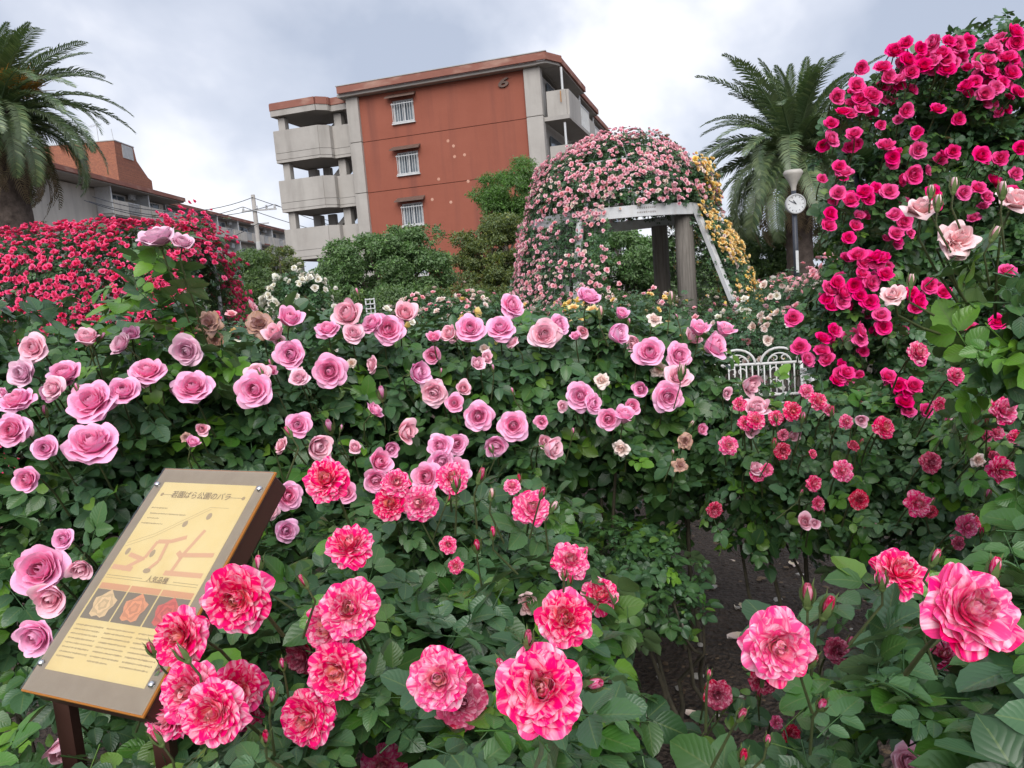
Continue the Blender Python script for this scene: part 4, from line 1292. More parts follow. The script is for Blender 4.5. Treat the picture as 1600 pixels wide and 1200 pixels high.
def rose_petals(kind, seed, nu=8, nv=7):
    r = np.random.default_rng(seed)
    out = []
    P = dict(open=(36, (30, 84), (-30, 64), 62, (.56, .90), (.30, .62), .20, .045, 1.45),
             full=(32, (34, 74), (-30, 44), 58, (.60, .90), (.32, .62), .16, .04, 1.5),
             half=(18, (26, 54), (-18, 14), 64, (.80, 1.04), (.32, .64), .14, .03, 1.8),
             point=(22, (28, 80), (-22, 56), 60, (.70, 1.0), (.30, .62), .26, .03, 1.35),
             frill=(60, (26, 92), (-24, 96), 22, (.60, .80), (.22, .42), .06, .065, .80),
             cup=(26, (40, 80), (-28, 62), 40, (.54, .86), (.32, .60), .12, .05, 1.25),
             droop=(20, (40, 86), (-12, 92), 70, (.60, .98), (.30, .62), .2, .12, 1.0),
             tiny=(12, (40, 80), (-20, 70), 30, (.56, .85), (.40, .66), .05, .05, 1.0))[kind]
    n, th0, th1, rec, Ls, Ws, roll, wave, pw = P
    for i in range(n):
        t = i / (n - 1)
        j = lambda s: r.normal(0, s)
        out.append((t, petal_patch(r, t, i * 2.39996 + j(.14), Ls[0] + (Ls[1] - Ls[0]) * t + j(.03), (Ws[0] + (Ws[1] - Ws[0]) * t) * (1 + j(.07)),
                                   th0[0] + (th0[1] - th0[0]) * t, th1[0] + (th1[1] - th1[0]) * t ** pw + j((26 if t < .4 else 13) if kind == 'frill' else 8), rec * t ** 2.5 * r.uniform(.4, 1.5),
                                   roll * t, wave * (.6 + .6 * t), nu, nv, .02 + .05 * t, 0.6 if kind == 'point' else .35 if kind == 'half' else 0.0)))
    allv = np.concatenate([p.V for _, p in out])
    R_ = np.percentile(np.hypot(allv[:, 0], allv[:, 1]), 98)
    for _, p in out:
        p.V /= 2.24 * R_
    return out

def sepals(s=1.0):
    cup = lathe([(.018, -.16), (.05, -.10), (.075, -.03), (.07, .03), (.04, .05)], 8)
    bits = [cup]
    for k in range(5):
        a = k * 1.2566
        ca, sa = math.cos(a), math.sin(a)
        V = []
        for v, w, rr, z in ((0, .03, .06, 0), (.3, .035, .12, .0), (.65, .02, .19, -.05), (1, .002, .22, -.14)):
            for sd in (-1, 1):
                V.append((rr * ca - sd * w * sa, rr * sa + sd * w * ca, z))
        bits.append(T(V, [(2 * i, 2 * i + 1, 2 * i + 3, 2 * i + 2) for i in range(3)]))
    return join(bits)
SEPAL = mesh(sepals(), M['sepal'], 'sepals')

class RoseKind:
    def __init__(s, shape, mat, nvar, split=.5, res=(8, 7), seed=0):
        s.var = []
        for k in range(nvar):
            ps = rose_petals(shape, 100 * seed + k, *res)
            core = join([p for t, p in ps if t < split])
            s.var.append((mesh(core, M[mat], 'rose'), [mesh(p, M[mat], 'petal') for t, p in ps if t >= split], mesh(join([p for _, p in ps]), M[mat], 'rose')))
RK = {'pk': RoseKind('open', 'pk', 7, .62, seed=1), 'pf': RoseKind('full', 'pk', 6, .62, seed=2), 'ph': RoseKind('half', 'pk', 3, .5, seed=3),
      'pl': RoseKind('open', 'pl', 3, .5, seed=4), 'plh': RoseKind('half', 'pl', 3, .5, seed=5), 'lv': RoseKind('full', 'lv', 3, .5, seed=6),
      'dr': RoseKind('droop', 'dr', 2, .5, seed=7), 'pp': RoseKind('point', 'pp', 3, .45, seed=8), 'cr': RoseKind('droop', 'cr', 2, .5, seed=9),
      'st': RoseKind('frill', 'st', 11, .76, (7, 6), seed=10), 'sd': RoseKind('frill', 'sd', 5, .76, (5, 5), seed=11), 'mg': RoseKind('cup', 'mg', 8, .62, (5, 4), seed=12)}

def whole(shape, mat, n, seed, res):
    return [join([p for _, p in rose_petals(shape, seed + k, *res)]) for k in range(n)]

def bud_shape():
    r = np.random.default_rng(3)
    core = join([petal_patch(r, .3 + .1 * k, k * 2.4, 1.0, .5, 34, -24, 10, .02, .01, 4, 5, .03, .8) for k in range(5)])
    core.V *= .55
    return core
BUDV = bud_shape()
BUD = {k: mesh(BUDV, M[k], 'bud') for k in ('pk', 'st', 'sd', 'pp', 'mg')}
def bud_sepals():
    r = np.random.default_rng(5)
    bits = [lathe([(.02, -.20), (.08, -.13), (.12, -.04), (.10, .03)], 8)]
    for k in range(5):
        a = k * 1.2566
        ca, sa = math.cos(a), math.sin(a)
        V = []
        for v, w, rr, z in ((0, .07, .10, -.02), (.3, .085, .165, .14), (.6, .06, .185, .30), (.85, .025, .17, .45), (1, .003, .23, .60)):
            for sd in (-1, 1):
                V.append((rr * ca - sd * w * sa, rr * sa + sd * w * ca, z))
        bits.append(T(V, [(2 * i, 2 * i + 1, 2 * i + 3, 2 * i + 2) for i in range(4)]))
    return join(bits)
BUDS = mesh(bud_sepals(), M['sepal'], 'sepals')

def leaflet(r, L, W, nu, nv, serr):
    V, uv = [], []
    cur, fold, tw = r.uniform(.05, .35), r.uniform(.10, .38), r.normal(0, .12)
    wav, ph = r.uniform(0, .03), r.uniform(0, 6)
    for i in range(nv + 1):
        v = i / nv
        w = W / 2 * (math.sin(math.pi * min(1, v * .93 + .035) ** .82) ** .75 if 0 < i < nv else (.10 if i == 0 else .0))
        for j in range(nu + 1):
            u = -1 + 2 * j / nu
            s = 1 + (serr * (1 if i % 2 else -1) if abs(u) == 1 and 0 < i < nv else 0)
            y = u * w * s
            z = fold * abs(y) - cur * L * (v ** 2) + tw * y * v + wav * L * math.sin(6 * v + ph) * abs(u)
            V.append((v * L * (1 - cur * .15 * v), y, z)); uv.append((u, v))
    k = nu + 1
    Q = [(i * k + j, (i + 1) * k + j, (i + 1) * k + j + 1, i * k + j + 1) for i in range(nv) for j in range(nu)]
    return T(V, Q, uv)

def compound_leaf(seed, nu, nv, serr, n=5):
    r = np.random.default_rng(seed)
    bits = []
    spots = [(.56, 0)] + [(x, s) for x in ((.50, .24) if n == 5 else (.5,)) for s in (-1, 1)]
    droop = r.uniform(.0, .22)
    for x, s in spots:
        L = (.44 if s == 0 else .36 if x > .4 else .30) * r.uniform(.9, 1.08)
        t = leaflet(r, L, L * r.uniform(.66, .80), nu, nv, serr)
        a = s * r.uniform(1.0, 1.3)
        tilt = r.normal(0, .16)
        R_ = np.array([[math.cos(a), -math.sin(a), 0], [math.sin(a), math.cos(a), 0], [0, 0, 1]]) @ np.array([[1, 0, 0], [0, math.cos(tilt), -math.sin(tilt)], [0, math.sin(tilt), math.cos(tilt)]])
        m = np.eye(4); m[:3, :3] = R_; m[:3, 3] = (x, s * .02, -droop * x * x)
        t.col[:, 0] = r.uniform(.3, .7)
        bits.append(t.moved(m))
    xs = np.linspace(0, .58, 4)
    st = tube(np.stack([xs, 0 * xs, -droop * xs * xs - .004], 1), [.011, .009, .008, .006], 3, False)
    st.col[:, 0] = .5; st.uv[:] = (.5, .2)
    bits.append(st)
    return join(bits)
LEAF_N = [compound_leaf(s, 4, 8, .045) for s in range(8)]
LEAF_M = [compound_leaf(30 + s, 2, 4, .0) for s in range(6)]
LEAF_S = [compound_leaf(60 + s, 2, 2, .0) for s in range(5)]
for s_ in LEAF_S:
    pass
LEAF_MESH = [mesh(t, M['leaf'], 'leaf') for t in LEAF_N]
LEAF_MESH_F = [mesh(t, M['leaf_fresh'], 'leaf') for t in LEAF_N]

# ================================================================== the flowers, read off the photograph: x, y, diameter in its pixels, kind, turn to the side, turn upward
def depth_pink(x, y):
    d = np.interp(x, [0, 200, 500, 800, 1150], [1.78, 1.86, 2.12, 2.36, 2.5])
    return d - np.interp(y, [470, 560, 700, 1000, 1200], [-.12, 0, .16, .25, .3])
def depth_stripe(x, y, s):
    return float(np.clip(.086 * FPX / s, .62, 1.55))
PINK_ROSES = [
    (48, 542, 54, 'pl', 0, .25), (32, 583, 50, 'lv', -.1, .1), (137, 530, 42, 'plh', .1, .8), (100, 580, 54, 'pf', .1, .75), (78, 606, 44, 'pl', -.3, .1), (138, 622, 86, 'pk', 0, .52), (192, 608, 56, 'pf', .3, .6),
    (22, 620, 64, 'pk', -.2, .75), (140, 684, 98, 'pk', .05, .78), (14, 672, 62, 'pk', 0, .1), (230, 574, 64, 'pk', .15, .8), (300, 600, 70, 'pk', .2, .5), (395, 608, 68, 'pk', 0, .1), (290, 549, 56, 'lv', .1, -.15),
    (186, 536, 44, 'lv', -.5, .5), (206, 523, 30, 'ph', .3, .6), (403, 582, 44, 'pl', .3, .4), (324, 500, 48, 'dr', 0, .3), (405, 502, 54, 'dr', .2, .3), (453, 499, 46, 'ph', .3, .7), (430, 522, 40, 'plh', -.2, .6),
    (453, 553, 54, 'pf', 0, .05), (513, 580, 62, 'pk', .05, 0), (466, 588, 36, 'pl', 0, .5), (511, 509, 46, 'pk', 0, .8), (545, 491, 54, 'plh', -.3, .35), (608, 513, 58, 'pk', .35, .2), (580, 504, 40, 'pf', -.4, .5), (632, 491, 42, 'plh', .3, .5),
    (552, 518, 40, 'pl', .2, .5), (735, 510, 54, 'pk', .15, .35), (703, 522, 32, 'plh', -.5, .4), (782, 508, 54, 'pk', 0, .55), (803, 475, 48, 'pk', .55, .35), (851, 521, 56, 'pl', .1, .1), (876, 505, 42, 'pk', .5, .3), (920, 461, 44, 'pf', .2, .82),
    (961, 523, 42, 'ph', .75, .2), (678, 528, 26, 'ph', 0, .7), (651, 582, 44, 'ph', .75, .1), (677, 615, 50, 'pl', -.1, -.25), (710, 630, 34, 'pf', .1, .1), (724, 608, 28, 'plh', .3, .3), (747, 651, 54, 'pk', 0, -.05), (802, 665, 56, 'pk', 0, .02),
    (775, 698, 44, 'pf', .1, -.5), (860, 700, 42, 'plh', .8, -.1), (633, 675, 42, 'plh', .8, .1), (684, 697, 48, 'pk', -.35, .1), (714, 694, 38, 'pf', .3, 0), (690, 722, 44, 'pf', .1, -.2), (665, 745, 54, 'pf', -.2, .2), (715, 735, 54, 'pk', .4, .2),
    (466, 664, 46, 'pf', .3, .2), (495, 697, 50, 'plh', .7, -.1), (592, 722, 44, 'ph', .6, .3), (588, 752, 46, 'pf', .1, -.3), (905, 619, 54, 'pk', -.25, 0), (928, 630, 36, 'pf', .5, .1), (975, 652, 40, 'ph', .1, .85), (950, 655, 40, 'pf', -.3, .0),
    (941, 590, 34, 'cr', 0, .7), (1015, 548, 56, 'pf', -.2, .4), (1064, 554, 50, 'pk', .35, .15), (1060, 586, 48, 'pl', .0, .5), (1045, 620, 56, 'pk', 0, -.05), (1112, 541, 48, 'ph', .65, .3), (1092, 515, 38, 'ph', 0, .85), (1131, 518, 36, 'ph', .2, .85),
    (1184, 641, 50, 'plh', -.2, .8), (1170, 601, 40, 'plh', .6, -.2), (1025, 495, 30, 'cr', .2, .7), (970, 492, 26, 'ph', .2, .7), (760, 560, 24, 'plh', .4, .4), (745, 568, 28, 'plh', .6, .2), (540, 770, 40, 'pf', .2, .1),
    (70, 700, 44, 'pf', .2, .2), (40, 750, 46, 'pf', 0, 0), (60, 890, 88, 'pf', .1, .35), (126, 886, 44, 'plh', .3, -.5), (80, 932, 62, 'plh', .2, -.2), (53, 997, 68, 'pf', -.1, -.1), (97, 842, 38, 'pf', 0, .3), (100, 1165, 62, 'plh', .3, -.6),
    (452, 775, 54, 'pk', .6, .1), (448, 830, 42, 'pf', .5, .1), (420, 800, 36, 'pl', .4, 0), (555, 700, 26, 'plh', .2, .6)]
LAVENDER = [(245, 366, 68, 'lv', -.1, .85), (286, 376, 40, 'lv', .4, .7)]
STRIPED_L = [(505, 745, 76, 'st', -.1, .4), (608, 785, 58, 'st', 0, .35), (655, 785, 62, 'st', 0, .2), (620, 752, 48, 'st', .2, .4), (708, 745, 54, 'st', .2, .3), (545, 842, 82, 'st', .05, .75), (832, 789, 64, 'st', .1, .5), (800, 757, 28, 'st', 0, .6),
    (365, 938, 116, 'st', .1, .1), (270, 998, 98, 'st', -.2, .2), (224, 1040, 62, 'st', -.3, -.3), (176, 1066, 62, 'st', -.6, .1), (285, 1082, 104, 'st', -.1, .3), (325, 1118, 110, 'st', 0, .25), (370, 1075, 90, 'st', .2, .35), (250, 1125, 86, 'st', -.3, .0),
    (385, 1115, 62, 'st', .3, .2), (546, 950, 100, 'st', .15, .35), (502, 985, 94, 'st', -.4, .1), (462, 1030, 66, 'sd', -.4, -.1), (522, 1055, 100, 'st', .0, .12), (473, 1125, 98, 'st', -.2, .2), (682, 1062, 106, 'st', -.05, .3), (722, 1098, 98, 'sd', .2, .3), (686, 1022, 56, 'st', .0, .7),
    (846, 1075, 152, 'st', .0, .45), (883, 966, 96, 'st', .0, .35), (940, 926, 64, 'st', .1, .55), (892, 872, 64, 'st', .0, .55), (595, 1198, 80, 'st', 0, .5), (700, 851, 30, 'st', 0, .3), (712, 886, 26, 'st', 0, 0), (825, 944, 44, 'pp', -.3, .2)]
STRIPED_M = [(1140, 696, 38, 'st', 0, .1), (1183, 655, 38, 'st', 0, .3), (1225, 705, 36, 'sd', .1, 0), (1241, 641, 40, 'st', .1, .2), (1282, 625, 36, 'st', .2, .3), (1213, 652, 30, 'st', -.2, .2), (1262, 610, 30, 'st', 0, .3), (1275, 756, 34, 'st', .3, 0), (1320, 735, 44, 'st', 0, .2),
    (1345, 781, 40, 'sd', 0, .1), (1439, 787, 52, 'st', 0, .2), (1458, 723, 44, 'sd', 0, .1), (1386, 666, 46, 'st', .2, .3), (1516, 822, 46, 'st', .1, .2), (1571, 734, 56, 'st', 0, .2), (1531, 718, 34, 'cr', 0, .3), (1576, 640, 56, 'st', .1, .2), (1497, 586, 36, 'st', .1, .2),
    (1440, 548, 46, 'st', .2, .3), (1325, 658, 30, 'st', .2, .2), (1118, 800, 34, 'sd', 0, -.4), (1200, 735, 26, 'st', 0, 0), (1560, 675, 30, 'st', 0, .3), (1500, 850, 26, 'sd', 0, .1), (1225, 680, 24, 'sd', 0, 0), (1165, 660, 30, 'st', -.2, .2)]
STRIPED_R = [(1221, 1014, 122, 'st', -.1, .2), (1532, 945, 158, 'st', .0, .5), (1412, 884, 90, 'st', .05, .75), (1121, 1088, 50, 'sd', -.2, .2), (1312, 1016, 44, 'sd', .1, .3), (1478, 1021, 50, 'st', -.1, .6), (1425, 1192, 66, 'pl', 0, .4), (1195, 1072, 50, 'sd', -.2, -.3), (1215, 1130, 22, 'st', 0, .2), (1240, 1150, 34, 'sd', .2, .2)]
BLUSH = [(1501, 366, 76, 'pp', -.1, .5), (1440, 318, 66, 'pp', -.2, .8), (1592, 306, 68, 'pp', .1, .75), (1394, 457, 48, 'pp', -.5, .6), (1500, 385, 60, 'pp', .2, -.2)]
MAGENTA = [(1385, 222), (1432, 205), (1437, 233), (1466, 166), (1418, 172), (1507, 131), (1490, 235), (1536, 240), (1562, 245), (1430, 272), (1508, 300), (1530, 290), (1428, 275), (1545, 306), (1590, 270), (1595, 230), (1320, 265), (1312, 258), (1390, 297), (1397, 332), (1300, 332),
    (1297, 350), (1327, 370), (1340, 395), (1367, 397), (1378, 400), (1352, 408), (1370, 410), (1402, 362), (1350, 297), (1358, 310), (1395, 245), (1335, 205), (1345, 150), (1362, 145), (1350, 165), (1330, 175), (1310, 150), (1340, 130), (1367, 148), (1390, 118), (1405, 120), (1318, 170), (1300, 190), (1303, 215),
    (1422, 90), (1440, 75), (1455, 65), (1470, 80), (1445, 100), (1425, 110), (1485, 60), (1500, 68), (1515, 62), (1480, 90), (1545, 90), (1560, 70), (1575, 85), (1590, 65), (1550, 105), (1530, 100), (1585, 110), (1570, 125), (1595, 140), (1525, 125), (1558, 135), (1540, 145), (1590, 45), (1480, 105), (1455, 92), (1400, 75), (1415, 65), (1380, 100),
    (1300, 450), (1310, 440), (1322, 455), (1335, 445), (1345, 460), (1318, 470), (1350, 425), (1365, 440), (1290, 465), (1300, 475), (1385, 425), (1240, 495), (1288, 525), (1305, 515), (1285, 545), (1250, 540), (1345, 530), (1350, 515), (1380, 510), (1378, 490), (1390, 585), (1420, 610), (1415, 625), (1430, 600),
    (1315, 585), (1325, 580), (1310, 592), (1360, 470), (1440, 470), (1425, 455), (1475, 455), (1430, 480), (1290, 560), (1455, 445), (1560, 500), (1575, 420), (1330, 310), (1460, 300), (1415, 345), (1585, 300), (1310, 300), (1440, 560), (1450, 640), (1265, 560), (1420, 640), (1405, 600)]

HERO = []                                    # every placed flower: px, py, size, depth
def reg(lst, dep):
    out = []
    for x, y, s, k, ax, ay in lst:
        d = dep(x, y, s)
        HERO.append((x, y, s, d))
        out.append((x, y, s, k, ax, ay, d))
    return out
pink = reg(PINK_ROSES, lambda x, y, s: depth_pink(x, y))
lav = reg(LAVENDER, lambda x, y, s: 1.85)
strl = reg(STRIPED_L, depth_stripe)
STRIPED_M = [(x, y, s_ * .84, k, ax, ay) for x, y, s_, k, ax, ay in STRIPED_M]
strm = reg(STRIPED_M, lambda x, y, s: float(np.interp(x, [1100, 1300, 1600], [2.25, 2.05, 1.8])) - .1 * (y > 760))
strr = reg(STRIPED_R, depth_stripe)
blush = reg(BLUSH, lambda x, y, s: 1.32)
mr = np.random.default_rng(4)
mag = reg([(x, y, mr.uniform(26, 36), 'mg', mr.normal(-.1, .3), mr.normal(.25, .25)) for x, y in MAGENTA], lambda x, y, s: 2.72 + .0006 * abs(x - 1440))
HERO = np.array(HERO)
xr = np.random.default_rng(77)
for k in range(46):                          # smaller blooms half buried among the leaves
    x, y = xr.uniform(0, 1120), xr.uniform(505, 740)
    if x < 470 and y > 700:
        continue
    pink.append((x, y, xr.uniform(18, 34), xr.choice(['ph', 'plh', 'pf', 'cr', 'dr', 'pl']), xr.normal(0, .5), xr.uniform(-.3, .8), depth_pink(x, y) + xr.uniform(.02, .12)))
for k in range(26):
    x, y = xr.uniform(1130, 1600), xr.uniform(610, 850)
    strm.append((x, y, xr.uniform(16, 30), xr.choice(['st', 'sd', 'st', 'plh']), xr.normal(0, .4), xr.uniform(-.2, .7), float(np.interp(x, [1100, 1300, 1600], [2.3, 2.1, 1.85]))))
for (x, y, s_, k, ax, ay, d) in list(mag):
    for q in range(int(xr.integers(0, 3)) + (y < 150)):
        if x < 1280:
            continue
        mag.append((max(1285, x + xr.normal(0, 24)), y + abs(xr.normal(0, 16)), xr.uniform(19, 29), 'mg', xr.normal(-.1, .4), xr.normal(.25, .3), d + xr.uniform(.03, .12)))
SIGN_Q = np.array([[254, 737], [455, 733], [240, 1121], [37, 1085]], float)
def in_poly(px, py, poly):
    inside = np.zeros(len(px), bool)
    n = len(poly)
    for i in range(n):
        (x0, y0), (x1, y1) = poly[i], poly[(i + 1) % n]
        c = ((y0 > py) != (y1 > py)) & (px < (x1 - x0) * (py - y0) / (y1 - y0 + 1e-9) + x0)
        inside ^= c
    return inside

def axis_from(ax, ay):
    v = np.array([ax, ay, 0.0]); k = np.linalg.norm(v)
    if k > .98:
        v *= .98 / k
    v[2] = math.sqrt(max(0, 1 - v[0] ** 2 - v[1] ** 2))
    return CR @ v

def put_rose(root, x, y, s, kind, ax, ay, d, r, foot, stem_len=.22, leaves=None):
    z = unit(axis_from(ax, ay))
    size = s * d / FPX * (1.0 if kind in ('st', 'sd') else .92)
    c = at(x, y, d)
    p = c - z * size * .30
    a = r.uniform(0, 6.28)
    q = unit(np.cross(z, (math.cos(a), math.sin(a), .3))); q2 = np.cross(z, q)
    core, petals, solid = RK[kind].var[int(r.integers(0, len(RK[kind].var)))]
    big = s >= 46
    o = obj('rose', core if big else solid, root, local(mat4(q, q2, z, p, size), root))
    if big:
        for me in petals:
            obj('petal', me, o)
    if s > 24 and kind != 'mg':
        obj('sepals', SEPAL, o)
    # its stalk
    down = unit(np.asarray(foot) - p)
    e1 = p - z * size * .12
    P = [e1, e1 - z * .03 + (0, 0, -.006), e1 - z * .04 + down * stem_len * .4 + (0, .01, -.015), e1 - z * .03 + down * stem_len + (0, .03, -.03)]
    t = tube(np.array(P) - np.array(root.location), [.0022, .0022, .0025, .003], 5, False)
    obj('stalk', mesh(t, M['stem'], 'stalk'), root)
    return P

def put_bud(root, x, y, s, kind, d, r, ax=0, ay=.9, foot=None, sl=.07):
    z = unit(axis_from(ax, ay))
    size = s * d / FPX * 2.0
    p = at(x, y, d) - z * size * .3
    q = unit(np.cross(z, (1, .2, .1))); q2 = np.cross(z, q)
    o = obj('bud', BUD[kind], root, local(mat4(q, q2, z, p, size), root))
    obj('sepals', BUDS, o)
    e = p - z * size * .18
    down = unit(np.array([r.normal(0, .5), .5, -1.0])) if foot is None else unit(np.asarray(foot) - p)
    obj('stalk', mesh(tube(np.array([e, e - z * .02, e - z * .03 + down * sl]) - np.array(root.location), [.0016, .0017, .0022], 5, False), M['stem'], 'stalk'), root)

def ell(px, py, d, rx, rz, ry=None):
    return (at(px, py, d), np.array([rx, ry or rx, rz]))

def noise3(p, f, seed):
    r = np.random.default_rng(seed)
    v = np.zeros(len(p))
    for k in range(6):
        w = r.normal(0, 1, 3) * f
        v += np.sin(p @ w + r.uniform(0, 6.28))
    return v / 6

def bush_leaves(r, ells, n, size, core=.25, holes=0.0, up=.75, seed=0):
    areas = np.array([np.prod(e[1]) ** (2 / 3) for e in ells])
    w = r.choice(len(ells), n, p=areas / areas.sum())
    v = unit(r.normal(0, 1, (n, 3)) * np.array([1, 1, 1]))
    # more leaves on the upper half
    flip = (v[:, 2] < 0) & (r.uniform(0, 1, n) < .45)
    v[flip, 2] *= -1
    f = np.where(r.uniform(0, 1, n) < core, r.uniform(.25, .8, n), 1.05 - .3 * r.uniform(0, 1, n) ** 1.6)
    C = np.array([e[0] for e in ells])[w]; Rr = np.array([e[1] for e in ells])[w]
    lump = 1 + .26 * noise3(C + v * Rr, 7.0, seed + 1) + .10 * noise3(C + v * Rr, 16.0, seed + 2)
    P = C + v * Rr * (f * lump)[:, None]
    nrm = unit(v / Rr)
    keep = P[:, 2] > .12
    # leave out what lies deep inside a neighbouring lobe
    for c, rr in ells:
        keep &= ~((((P - c) / rr) ** 2).sum(1) < .16 * (r.uniform(0, 1, n) > .35))
    if holes > 0:
        keep &= noise3(P, 5.0, seed) > -.6 + holes
    P, nrm = P[keep], nrm[keep]
    n = len(P)
    a = unit(nrm * .55 + r.normal(0, .6, (n, 3)) + np.array([0, 0, -.05]))
    toward = unit(CP - P)
    z = unit(nrm * .55 + np.array([0, 0, up]) + toward * .12 + r.normal(0, .46, (n, 3)))
    y = unit(np.cross(z, a)); x = np.cross(y, z)
    Ms = np.tile(np.eye(4), (n, 1, 1))
    s = size * r.uniform(.48, 1.28, n)
    Ms[:, :3, 0], Ms[:, :3, 1], Ms[:, :3, 2] = x * s[:, None], y * s[:, None], z * s[:, None]
    Ms[:, :3, 3] = P - x * s[:, None] * .3
    return Ms, s

def cull_leaves(Ms, s, sign_clear=True, keep_near=.48):
    c = Ms[:, :3, 3] + Ms[:, :3, 0] * .55
    px, py, d = proj(c)
    keep = d > keep_near
    rpx = s * FPX / np.maximum(d, .1) * .30
    for hx, hy, hs, hd in HERO:
        near = (px - hx) ** 2 + (py - hy) ** 2 < (hs * .46 + rpx) ** 2
        keep &= ~(near & (d < hd + .01))
    soil = in_poly(px, py, np.array([(1040, 1040), (1110, 960), (1125, 870), (1250, 855), (1450, 885), (1440, 935), (1230, 930), (1185, 960), (1130, 1060), (1100, 1100), (1110, 1210), (950, 1210), (1020, 1130)], float))
    keep &= ~(soil & (d < 3.2) & (np.sin(px * 12.9 + py * 7.7) < .75))
    seat = (px > 1135) & (px < 1262) & (py > 540) & (py < 632) & (d < 5.3) & (np.sin(px * 3.1 + py * 5.7) < .5)
    keep &= ~seat
    if sign_clear:
        poly = SIGN_Q + np.array([[-18, -18], [18, -18], [18, 18], [-18, 18]])
        keep &= ~(in_poly(px, py, poly) & (d < 1.62))
        w = c - np.array([-.66, 1.327, .948])
        yaw, tilt = -0.434, 0.863
        u = np.array([math.cos(yaw), math.sin(yaw), 0]); bk = np.array([-math.sin(yaw), math.cos(yaw), 0])
        upv = bk * math.sin(tilt) + np.array([0, 0, 1]) * math.cos(tilt)
        nn = np.cross(u, upv)
        keep &= ~((np.abs(w @ u) < .20) & (np.abs(w @ upv) < .29) & (w @ nn > -.13) & (w @ nn < .10))
    return keep

def front_first(Ms, s, n, cell=15):
    """indices of the n leaves that show largest: the frontmost leaf of each little patch of the view, nearest first"""
    c = Ms[:, :3, 3] + Ms[:, :3, 0] * .55
    px, py, d = proj(c)
    vis = np.where((px > -20) & (px < 1620) & (py > -20) & (py < 1220) & (d > 0))[0]
    order = vis[np.argsort(d[vis])]
    seen, pick = set(), []
    for i in order:
        k = (int(px[i] // cell), int(py[i] // cell))
        if k in seen:
            continue
        seen.add(k)
        pick.append(i)
    pick = sorted(pick, key=lambda i: -s[i] / d[i])
    return np.array(pick[:n], int)

def bush(name, label, cat, ells, nleaf, lsize, roses, seed, group=None, buds=(), mats=('leaf',), core=.25, holes=0.0, foot_drop=.5, nparts=300, canes=7, fresh=.0, stem_len=.22, extra=2, base=None, up=.75, lod=None, foot_pt=None, nbuds=0):
    r = np.random.default_rng(seed)
    cen = np.mean([e[0] for e in ells], 0) if base is None else np.asarray(base)
    root = thing(name, label, cat, (cen[0], cen[1], 0), group)
    Ms, s = bush_leaves(r, ells, nleaf, lsize, core, holes, up, seed)
    # leaves along the flower stalks
    add, adds = [], []
    for (x, y, sz, k, ax, ay, d) in roses:
        foot = np.array([cen[0], cen[1], max(.1, at(x, y, d)[2] - foot_drop)])
        foot = foot * .35 + (at(x, y, d) + np.array([0, .45, -.5])) * .65
        if foot_pt is not None:
            foot = np.asarray(foot_pt)
        P = put_rose(root, x, y, sz, k, ax, ay, d, r, foot, stem_len)
        for q in range(extra):
            p = P[2] + (P[3] - P[2]) * r.uniform(0, 1)
            a = unit(r.normal(0, 1, 3) * np.array([1, .7, .35])); z = unit(np.array([0, -.2, .8]) + r.normal(0, .35, 3))
            yv = unit(np.cross(z, a)); xv = np.cross(yv, z); sc = lsize * r.uniform(.6, 1.0)
            m = np.eye(4); m[:3, 0], m[:3, 1], m[:3, 2], m[:3, 3] = xv * sc, yv * sc, z * sc, p
            add.append(m); adds.append(sc)
    if add:
        Ms = np.concatenate([Ms, np.array(add)]); s = np.concatenate([s, np.array(adds)])
    keep = cull_leaves(Ms, s)
    Ms, s = Ms[keep], s[keep]
    pick = front_first(Ms, s, nparts)
    lib = [LEAF_MESH, LEAF_MESH_F]
    for i in pick:
        L_ = lib[1] if r.uniform() < fresh else lib[0]
        m = Ms[i].copy(); m[:3, 3] -= np.array(root.location)
        obj('leaf', L_[int(r.integers(0, len(L_)))], root, m)
    rest = np.setdiff1d(np.arange(len(Ms)), pick)
    Mr = Ms[rest].copy(); Mr[:, :3, 3] -= np.array(root.location)
    tmpl = lod or LEAF_M
    t = bake(tmpl, r.integers(0, len(tmpl), len(rest)), Mr, r.uniform(0, 1, len(rest)))
    obj('leaves', mesh(t, M['leaf'], 'leaves'), root, kind='stuff')
    buds = list(buds)
    for q in range(nbuds):
        x, y, sz, k, ax, ay, d = roses[int(r.integers(0, len(roses)))]
        buds.append((x + r.normal(0, 1) * sz * .9, y - r.uniform(-.4, 1.0) * sz, r.uniform(13, 20) * 1.3 / d, 'pk' if k[0] == 'p' and k != 'pp' else 'pp' if k in ('pp', 'lv', 'cr', 'dr') else 'mg' if k == 'mg' else 'sd' if r.uniform() < .5 else 'st', d + .02, r.normal(0, .3), .9))
    for (x, y, sz, k, d, ax, ay) in buds:
        put_bud(root, x, y, sz, k, d, r, ax, ay, foot_pt)
    for k in range(canes):
        c, rr = ells[int(r.integers(0, len(ells)))]
        e_ = c + unit(r.normal(0, 1, 3) + np.array([0, 0, .6])) * rr * .8 - np.array(root.location)
        b0 = np.array([c[0] * .5 + cen[0] * .5 - root.location[0], c[1] * .5 + cen[1] * .5 - root.location[1], 0]) + np.array([r.normal(0, .08), r.normal(0, .08), -.03])
        mid = (b0 + e_) / 2 + r.normal(0, .04, 3)
        obj('cane', mesh(tube([b0, (b0 + mid) / 2 + r.normal(0, .015, 3), mid, (mid + e_) / 2 + r.normal(0, .02, 3), e_], [.009, .008, .0065, .005, .003], 6, False), M['cane'], 'cane'), root)
    return root

